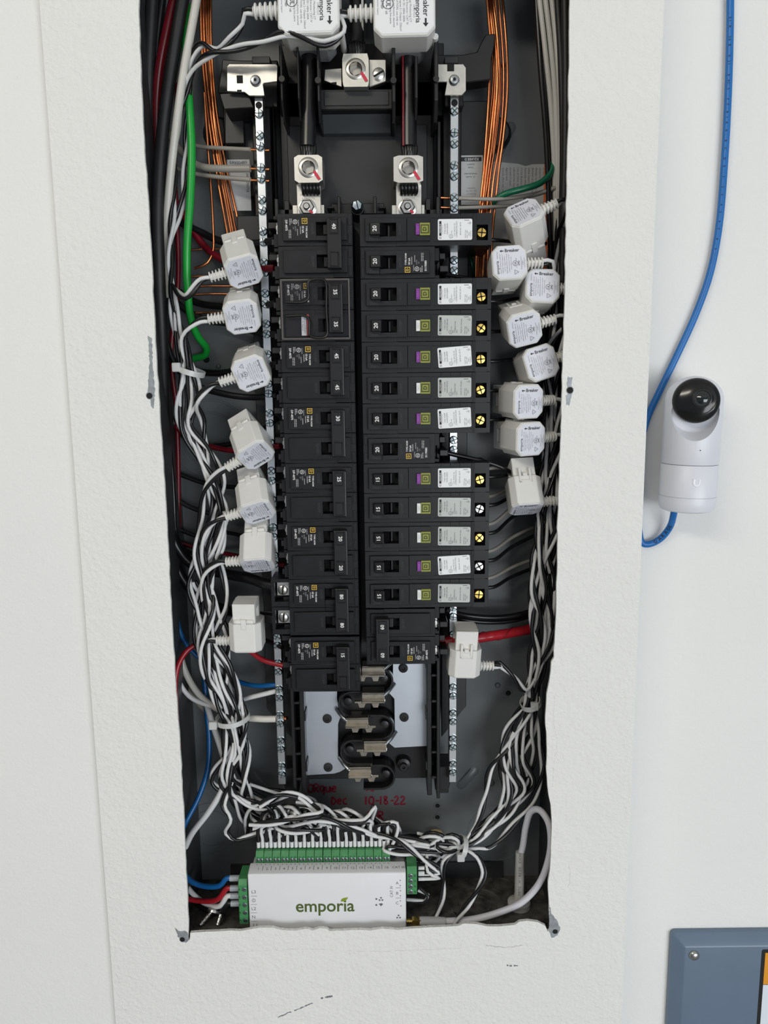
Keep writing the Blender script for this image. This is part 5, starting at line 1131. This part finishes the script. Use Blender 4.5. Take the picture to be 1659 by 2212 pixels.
# ------------------------------------------------------------------ cable ties
M_tie = mat('nylon_tie', (.62, .63, .62), .35, trans=.15)
def cable_tie(label, px, py, Y, rx, ry, ang, hx):
    c = A(px, py, Y); cl = tuple(c); o = empty('cable_tie', label, 'cable tie', cl, group='white cable ties'); v = []; f = []; n = 28; a = R(ang)
    for k in range(n):
        t = 2*math.pi*k/n; p = Vector((rx*math.cos(t), ry*math.sin(t), 1.2*math.sin(t)))
        for q, w in ((1, -2.3), (1, 2.3), (1-.9/rx, 2.3), (1-.9/rx, -2.3)):
            u = Vector((p.x*q, p.y*q, p.z+w)); v.append((c.x+u.x*math.cos(a)-u.z*math.sin(a), c.y+u.y, c.z+u.x*math.sin(a)+u.z*math.cos(a)))
    for k in range(n):
        for j in range(4): f.append((4*k+j, 4*k+(j+1) % 4, 4*((k+1) % n)+(j+1) % 4, 4*((k+1) % n)+j))
    child(MB().add(v, f), 'strap', M_tie, o, cl, smooth=40)
    h = Vector((hx*rx*math.cos(a), -ry*.75, hx*rx*math.sin(a))); child(MB().box(c.x+h.x-3.6, c.x+h.x+3.6, c.y+h.y-2.6, c.y+h.y+2.4, c.z+h.z-3.8, c.z+h.z+3.8), 'locking_head', M_tie, o, cl, bevel=.7)
cable_tie('white cable tie round the left bundle beside the third sensor', 413, 802, 30, 12, 14, -18, -.85)
cable_tie('white cable tie round the left bundle near the neutral bar wires', 503, 1550, 40, 16, 17, 6, -1.0)
cable_tie('white cable tie round the right bundle', 1146, 1518, 50, 10, 13, 20, .2)
cable_tie('white cable tie gathering the leads at the lower right', 998, 1828, 38, 10, 12, 70, -.6)
# ------------------------------------------------------------------ supply wires of the monitor
for i, (nm, lb, m_, pts) in enumerate((('blue_cable', 'blue wire entering the top left terminal of the monitor', M_wblu, [(396, 1885, 44), (412, 1903, 38), (440, 1914, 34), (475, 1913, 28)]), ('red_cable', 'red wire entering the monitor terminal below the blue one', M_wred, [(396, 1940, 40), (430, 1946, 36), (470, 1943, 28)]),
     ('white_cable', 'white wire curving into the monitor below the red one', M_wwht, [(396, 1905, 50), (418, 1932, 42), (445, 1952, 36), (475, 1957, 28)]), ('black_cable', 'black wire curving into the lowest wired monitor terminal', M_wblk, [(396, 1915, 56), (418, 1945, 46), (445, 1966, 36), (475, 1973, 28)]))):
    e = Vector((La.x-1, DY+15, Lz[i]+ (3.5 if i == 0 else 1))); P = [A(*p) for p in pts]+[e+Vector((-12, 0, 0)), e+Vector((-7, 0, 0))]; cl = tuple(P[0])
    o = empty(nm, lb, 'wire', cl, group='supply wires of the monitor'); child(MB().tube(spline(P, 3), 2.5, 12), 'insulation', m_, o, cl, smooth=60)
    child(MB().tube([e+Vector((-9, 0, 0)), e+Vector((1.5, 0, 0))], 2.9, 14), 'ferrule', mat('grey_ferrule', (.36, .38, .41), .35), o, cl, smooth=40)
# ------------------------------------------------------------------ antenna cable
sm = Vector((DX1+1, DY+14, A(890, 1990, DY+14).z)); cl = tuple(sm)
an = empty('antenna_cable', 'white coaxial antenna cable looping from gold connector to floor grommet', 'antenna cable', cl)
Mg = mat('gold_connector', (.80, .52, .16), .25, 1)
mb = MB(); mb.lathe([(2.6, -.5), (2.6, 6)], 14, None, 0, 'x', cl); mb.lathe([(3.2, 1.5), (3.2, 2.5)], 14, None, 0, 'x', cl); mb.lathe([(4.2, 5), (4.6, 5.8), (4.6, 13), (4.2, 13.6)], 6, None, 0, 'x', cl, .3); child(mb, 'gold_connector', Mg, an, cl, smooth=30)
s0 = sm+Vector((13, 0, 0))
P = [s0, s0+Vector((16, 0, -.5)), A(965, 1990, 26), A(1020, 1986, 24), A(1075, 1972, 22), A(1125, 1950, 20), A(1165, 1908, 18), A(1184, 1860, 20), A(1190, 1815, 24), A(1184, 1775, 30), A(1166, 1750, 38), A(1148, 1752, 46), A(1136, 1785, 52), A(1129, 1830, 54), A(1123, 1850, 54)]
child(MB().tube(spline(P, 3), 3.2, 14), 'coax', mat('coax_white', (.70, .69, .74), .4), an, cl, smooth=60)
child(MB().tube([s0-Vector((1, 0, 0)), s0+Vector((16, 0, -.5)), s0+Vector((24, 0, -.6))], lambda t: 4.4 if t < .6 else 3.7, 16), 'crimp_sleeve', mat('sleeve_grey', (.52, .52, .54), .4), an, cl, smooth=40)
def floor_pt(px, py, z):
    d = FWD + RIGHT*((px-829.5)/F) - UP*((py-1106.0)/F); t = (z-CAMZ)/d.z; return Vector((0, CAMY, CAMZ))+d*t
g = floor_pt(1121, 1955, BOX_B+1); top_ = A(1123, 1846, 54)
Ms = mat('heatshrink', (.50, .49, .46), .4)
child(MB().tube([top_+Vector((0, 0, 3)), top_.lerp(g, .45), g+Vector((0, 0, 14)), g+Vector((0, 0, 4))], lambda t: 4.3 if t < .3 else (4.7 if t < .8 else 5.6), 16), 'heat_shrink_sleeve', Ms, an, cl, smooth=50)
child(MB().lathe([(11.2, -1), (11.2, 4), (10, 5), (6, 6)], 28, None, 0, 'z', tuple(g)), 'grommet', Ms, an, cl, smooth=40)
mb = MB(); hp_ = spline([top_+Vector((0, 0, 3)), top_.lerp(g, .45), g+Vector((0, 0, 14)), g+Vector((0, 0, 4))], .5); hn = len(hp_)
for t, ch in enumerate('WOER RSFR-H TUBE'):
    j_ = int(hn*(.06+.053*t)); q = hp_[j_]; u = (hp_[min(hn-1, j_+3)]-hp_[max(0, j_-3)]).normalized(); dc_ = (Vector((0, CAMY, CAMZ))-q).normalized(); u_ = (u-dc_*u.dot(dc_)).normalized(); mb.text(ch, 3.4, frame(q+dc_*6.0, u_, dc_.cross(u_)), 0)
child(mb, 'sleeve_print', mat('sleeve_ink', (.18, .18, .18), .6), an, cl)
# loose machine screws lying on the panel floor
for (px0, py0), (px1, py1), lb in (((470, 1998), (486, 1945), 'loose machine screw standing at the lower left by the monitor'), ((432, 1999), (452, 1972), 'loose machine screw lying in the lower left corner')):
    b = floor_pt(px0, py0, BOX_B+3); t_ = b+Vector((5, 14, 17)) if px0 > 450 else b+Vector((9, 12, 6)); cl = tuple(b); o = empty('machine_screw', lb, 'screw', cl, group='loose screws'); u = (t_-b).normalized()
    hx = []
    for k in range(60): q = k/59; a = q*2*math.pi*9; e1 = u.orthogonal().normalized(); e2 = u.cross(e1); hx.append(b+(t_-b)*q+(e1*math.cos(a)+e2*math.sin(a))*2.1)
    child(MB().tube([b, t_], 2.0, 10), 'shank', M_tin, o, cl, smooth=50); child(MB().tube(hx, .35, 5), 'thread', M_tin, o, cl)
    h0 = (b+(t_-b)*.42)+Vector((-8, 2, 0)) if px0 > 450 else t_; child(MB().tube([h0, h0+u*2.0, h0+u*3.2], lambda t: 6.0 if t < .6 else 4.2, 18), 'head', M_tin, o, cl, smooth=40)
# tan knockout plug on the back plate
p = A(942, 1803, 88); o = MB().lathe([(7.2, 3), (7.2, 0), (5.5, -1.6), (.1, -2.2)], 22, Matrix.Scale(.62, 4, (0, 0, 1))).build('round_plug', mat('tan_rubber', (.48, .36, .20), .6), loc=p, smooth=50); tag(o, 'small tan round plug on the back plate right of the writing', 'plug')
# ------------------------------------------------------------------ security camera on the right wall
M_camw = mat('camera_white', (.70, .71, .76), .38)
M_camb = mat('camera_glass', (.006, .006, .006), .16, spec=.4, coat=.1)
cbase = A(1482, 1103, 14); ctop = A(1503, 812, 14); axis = (ctop-cbase).normalized(); H = (ctop-cbase).length
CR_ = 23.4
sx = axis.cross(Vector((0, 1, 0))).normalized(); sy = axis.cross(sx)       # sx: right, sy: towards the wall
if sx.x < 0: sx = -sx
sy = axis.cross(sx); 
MC = Matrix((sx, sy, axis)).transposed().to_4x4() @ Matrix.Rotation(R(-15), 4, 'Z'); MC.translation = cbase
scam = empty('security_camera', 'white cylindrical security camera with black round lens face on the right wall', 'camera', M=MC)
def evalbool(obj, cutters):
    for c in cutters:
        md = obj.modifiers.new('cut', 'BOOLEAN'); md.operation = 'DIFFERENCE'; md.object = c; md.solver = 'EXACT'
    dg = bpy.context.evaluated_depsgraph_get(); me = bpy.data.meshes.new_from_object(obj.evaluated_get(dg))
    obj.modifiers.clear(); obj.data = me
    for c in cutters: bpy.data.objects.remove(c)
    return obj
def dome(r, z, h, n=9): return [(r*math.cos(math.pi/2*k/n)+.02, z+h*math.sin(math.pi/2*k/n)) for k in range(n+1)]
hd = MB().lathe([(CR_-.5, 41.2), (CR_, 42)]+dome(CR_, H-20, 20), 56, None, 0, 'z').build('head', M_camw)
# scoop: tilted cylinder that opens the front of the head
cut = MB().lathe([(18.9, -60), (18.9, -12)], 56, Matrix.Translation((0, 0, H-22)) @ Matrix.Rotation(R(-6), 4, 'X'), 0, 'y').build('cut', M_camw)
cut2 = MB().lathe([(23, -62), (18.5, -12)], 56, Matrix.Translation((0, 0, H-26)) @ Matrix.Rotation(R(16), 4, 'X'), 0, 'y').build('cut2', M_camw)
evalbool(hd, [cut, cut2]); hd.data.polygons.foreach_set('use_smooth', [True]*len(hd.data.polygons)); hd.data.set_sharp_from_angle(angle=R(35)); hd.parent = scam
ML = Matrix.Translation((0, 0, H-22)) @ Matrix.Rotation(R(-6), 4, 'X')
fc = MB().lathe([(18.6, -10), (18.6, -16), (17.8, -17.6), (14, -19.6), (8, -20.8), (.1, -21.2)], 48, ML).build('lens_face', M_camb, scam, smooth=40)
MB().lathe([(7.6, -17), (7.6, -19.2), (6.8, -19.6), (6.2, -18.9), (5.0, -18.9)], 32, ML @ Matrix.Translation((3.5, -2.6, 1.0))).build('lens_barrel', mat('lens_barrel', (.018, .02, .02), .3), fc, smooth=40)
MB().lathe([(5.0, -18.6), (3.5, -19.4), (.1, -19.7)], 24, ML @ Matrix.Translation((3.5, -2.6, 1.0))).build('lens_glass', mat('lens_glass', (.004, .010, .009), .10, spec=.6, coat=.3), fc, smooth=60)
MB().lathe([(12.2, -16.6), (11.9, -17.6), (11.4, -17.2)], 40, ML @ Matrix.Translation((3.0, -2.6, .5))).build('inner_ring', mat('ring_black', (.03, .03, .03), .25), fc, smooth=40)
MB().lathe([(CR_-6, 0), (CR_-2, 1.5), (CR_-.4, 5), (CR_, 9), (CR_, 40.2), (CR_-.5, 40.8)], 56, None, 0, 'z').build('base', M_camw, scam, smooth=40)
MB().lathe([(CR_-.8, 40.5), (CR_-.8, 41.5)], 48, None, 0, 'z').build('seam', mat('seam_dark', (.06, .06, .07), .6), scam, smooth=40)
MB().lathe([(CR_+.12, 13.4), (CR_+.12, 13.7)], 48, None, 0, 'z').build('lower_seam', mat('seam_grey', (.36, .37, .40), .6), scam, smooth=40)
mb = MB()                                                            # embossed U mark
u_pts = [(-2.4, 3), (-2.4, -.6), (-1.7, -2.2), (0, -2.8), (1.7, -2.2), (2.4, -.6), (2.4, 3)]
ang0 = math.asin(4/CR_)
up3 = [((CR_+.05)*math.sin(ang0+x/CR_), -(CR_+.05)*math.cos(ang0+x/CR_), 27+z) for x, z in u_pts]
MB().tube(spline(up3, .8), lambda t: 1.3-.6*t, 8, flat=.4).build('embossed_mark', mat('mark_white', (.80, .81, .86), .25), scam, smooth=60)
MB().cyl((5, 0, 54), .4, -CR_-.05, -CR_+.5, 10).build('microphone_hole', M_in, scam)
MB().box(-8, 10, 18, RW-14-2.5, 12, 60).build('wall_bracket', M_camw, scam, bevel=1)
# ------------------------------------------------------------------ blue network cable
M_eth = mat('network_blue', (.006, .14, .44), .38, var=.04, vs_=60)
YE = RW-4
ep = [A(1578, -60, YE), A(1577, 60, YE), A(1573, 200, YE), A(1565, 350, YE), A(1553, 490, YE), A(1534, 590, YE), A(1504, 676, YE), A(1466, 760, YE), A(1425, 845, YE), A(1398, 905, YE), A(1385, 960, YE), A(1381, 1060, YE), A(1381, 1150, YE), A(1388, 1174, YE-1), A(1404, 1175, YE-1), A(1426, 1164, YE-2), A(1446, 1140, YE-6), A(1455, 1112, 26), A(1458, 1090, 22)]
cl = tuple(ep[0]); eth = empty('network_cable', 'blue network cable running down the right wall into the camera', 'cable', cl); es = spline(ep, 2.0)
child(MB().tube(es, 3.0, 14), 'jacket', M_eth, eth, cl, smooth=60)
def on_cable(mb, txt, p0, p1, size, bold=0.0):
    # characters spread along the cable between two photo points
    a, b = A(*p0, YE), A(*p1, YE); i0 = min(range(len(es)), key=lambda i: (es[i]-a).length); i1 = min(range(len(es)), key=lambda i: (es[i]-b).length)
    for k, ch in enumerate(txt):
        i = i0+(i1-i0)*k/(max(1, len(txt)-1)); j = int(i); p = es[j]; t = (es[min(j+1, len(es)-1)]-es[max(j-1, 0)]).normalized()*(1 if i1 > i0 else -1)
        dc_ = (Vector((0, CAMY, CAMZ))-p).normalized(); n_ = (dc_-t*t.dot(dc_)).normalized()
        mb.text(ch, size, frame(p+n_*3.3, t, n_.cross(t)), 0, bold=bold)
mb = MB(); on_cable(mb, 'EIA 568 0J1 00C5 FT RIA A B C D E 1 2 3 4 5 6 7 8 9', (1577, 40), (1545, 540), 2.6)
child(mb, 'cable_print', M_ink, eth, cl); mb = MB()
on_cable(mb, 'GARAGE', (1414, 1172), (1452, 1118), 4.4, .012); child(mb, 'handwritten_word', M_ink, eth, cl)
# ------------------------------------------------------------------ grey metal cover at the lower right
M_cov = mat('blue_grey_enamel', (.125, .175, .245), .30, var=.03, vs_=30)
YF = RW-13.0; c0 = A(1451, 2013, YF+8); w, h = 260, 260
cv = empty('metal_cover', 'blue-grey metal enclosure cover with a black and orange notice, lower right', 'enclosure cover', (c0.x, RW, c0.z)); cl = (c0.x, RW, c0.z)
def rrect(x0, x1, z0, z1, r, n=5):
    q = []
    for cx, cz, a0 in ((x1-r, z1-r, 0), (x0+r, z1-r, 90), (x0+r, z0+r, 180), (x1-r, z0+r, 270)):
        for k in range(n+1): a = R(a0+90*k/n); q.append((cx+r*math.cos(a), cz+r*math.sin(a)))
    return q
o1 = rrect(c0.x, c0.x+w, c0.z-h, c0.z, 5); o2 = rrect(c0.x+10.5, c0.x+w-10.5, c0.z-h+10.5, c0.z-10.5, 1.0); n = len(o1)
v = [(x, RW-.2, z) for x, z in o1]+[(x, YF+8, z) for x, z in o1]+[(x, YF, z) for x, z in o2]
f = [(i, (i+1) % n, n+(i+1) % n, n+i) for i in range(n)]+[(n+i, n+(i+1) % n, 2*n+(i+1) % n, 2*n+i) for i in range(n)]+[tuple(reversed(range(2*n, 3*n)))]
child(MB().add(v, [tuple(reversed(q)) if len(q) == 4 else q for q in f]), 'cover', M_cov, cv, cl, bevel=.8, smooth=25)
p = A(1499, 2063, YF); mb = MB(); mb.lathe([(5.2, .5), (5.2, -.6), (4.4, -2.0), (2.6, -3.0), (.1, -3.4)], 24, None, 0, 'y', (p.x, YF, p.z)); child(mb, 'rivet_head', mat('rivet_steel', (.40, .40, .38), .3, 1), cv, cl, smooth=50)
q0 = A(1646, 2051, YF); mb = MB(); mb.prism(rrect(q0.x, q0.x+120, q0.z-110, q0.z, 2), YF-.35, YF-.05, 'y', 0); mb.box(q0.x+3.4, q0.x+116, YF-.5, YF-.3, q0.z-38, q0.z-3.5, 1); mb.box(q0.x+3.4, q0.x+116, YF-.5, YF-.3, q0.z-107, q0.z-38.6, 2)
child(mb, 'notice_plate', [mat('notice_black', (.008, .008, .008), .35), mat('notice_orange', (.75, .30, .01), .5), mat('notice_white', (.72, .78, .84), .5)], cv, cl)
# ------------------------------------------------------------------ marks on the front wall (parts of the wall)
M_scar = mat('bare_metal_scar', (.30, .32, .34), .5, .3, var=.2, vs_=200)
M_crack = mat('crack_shadow', (.30, .29, .27), .9); M_scuff = mat('scuff_grey', (.20, .20, .22), .8, var=.4, vs_=600)
def wpart(mb, name, m_, **k): return child(mb, name, m_, wall_front, (0, 0, 0), **k)
def blob(pts, seed, y=-.12, jit=.5):
    rnd = random.Random(seed); P = [A(x, yy, 0) for x, yy in pts]; out = []
    for i in range(len(P)):
        a, b = P[i], P[(i+1) % len(P)]; nn = max(2, int((b-a).length/1.6))
        for k in range(nn): q = a.lerp(b, k/nn); out.append((q.x+rnd.uniform(-jit, jit), q.z+rnd.uniform(-jit, jit)))
    return MB().prism(out, y, .02, 'y')
wpart(blob([(320, 726), (328, 730), (330, 780), (333, 830), (335, 845), (332, 882), (327, 880), (324, 862), (315, 856), (319, 840), (323, 790), (322, 750)], 1), 'paint_scar', M_scar)
wpart(blob([(1226, 814), (1236, 815), (1234, 832), (1238, 846), (1234, 858), (1230, 876), (1222, 874), (1222, 856), (1227, 846), (1224, 828)], 2), 'paint_scar', M_scar)
wpart(blob([(378, 2004), (388, 2012), (398, 2010), (405, 2014), (408, 2030), (402, 2036), (394, 2036), (384, 2022)], 3), 'paint_scar', M_scar)
wpart(blob([(1186, 1952), (1192, 1975), (1204, 1990), (1210, 2006), (1204, 2020), (1192, 2026), (1186, 2012), (1187, 1990)], 4), 'paint_scar', M_scar)
for px, py, r in ((323, 855, 2.5), (1231, 843, 2.6), (394, 2029, 2.4), (1199, 2012, 2.4)):
    p = A(px, py, 0); mb = MB(); mb.cyl((p.x, -.2, p.z), r, 0, .25, 18, 1); mb.lathe([(r+.6, .1), (r+.3, -.4), (r, -.3)], 20, None, 0, 'y', (p.x, 0, p.z)); mb.m[-1] = 1; mb.m[-2] = 1
    wpart(mb, 'screw_hole', [M_scar, M_in])
def crack(pts, wd, seed, m_=M_crack, jit=.5, gaps=0.0):
    rnd = random.Random(seed); sp = spline([A(x, y, 0) for x, y in pts], 1.6); mb = MB()
    sp = [p+Vector((rnd.uniform(-jit, jit), 0, rnd.uniform(-jit, jit))) for p in sp]
    for i in range(len(sp)-1):
        if rnd.random() < gaps: continue
        a, b = sp[i], sp[i+1]; t = (b-a); t = t.normalized() if t.length else Vector((1, 0, 0)); n_ = Vector((-t.z, 0, t.x))*wd*rnd.uniform(.4, 1.2)/2
        mb.add([(a.x+n_.x, -.06, a.z+n_.z), (a.x-n_.x, -.06, a.z-n_.z), (b.x-n_.x, -.06, b.z-n_.z), (b.x+n_.x, -.06, b.z+n_.z)], [(0, 1, 2, 3)])
    return mb
wpart(crack([(410, 2064), (470, 2056), (560, 2054), (660, 2050), (800, 2055), (900, 2052), (1000, 2048)], .35, 1, mat('faint_crack', (.60, .60, .585), .9), .3, .3), 'hairline_crack', MATS['faint_crack'])
wpart(crack([(1050, 2042), (1090, 2046), (1130, 2042)], .4, 2, gaps=.2), 'hairline_crack', M_crack)
wpart(crack([(1227, 1920), (1232, 1890), (1228, 1860)], .3, 8, MATS['faint_crack']), 'hairline_crack', MATS['faint_crack'])
wpart(crack([(1198, 1500), (1196, 1560), (1203, 1600), (1196, 1650), (1194, 1700)], .35, 3, MATS['faint_crack'], .2, .3), 'hairline_crack', MATS['faint_crack'])
wpart(crack([(597, 2199), (625, 2187), (655, 2175), (675, 2166)], 1.3, 4, M_scuff, .5, .12), 'scuff_mark', M_scuff)
wpart(crack([(693, 2157), (706, 2154), (718, 2151)], 2.0, 5, M_scuff, .4, .05), 'scuff_mark', M_scuff)
wpart(crack([(1094, 2085), (1106, 2087), (1118, 2086)], 1.6, 6, M_scuff, .7, .3), 'scuff_mark', M_scuff)
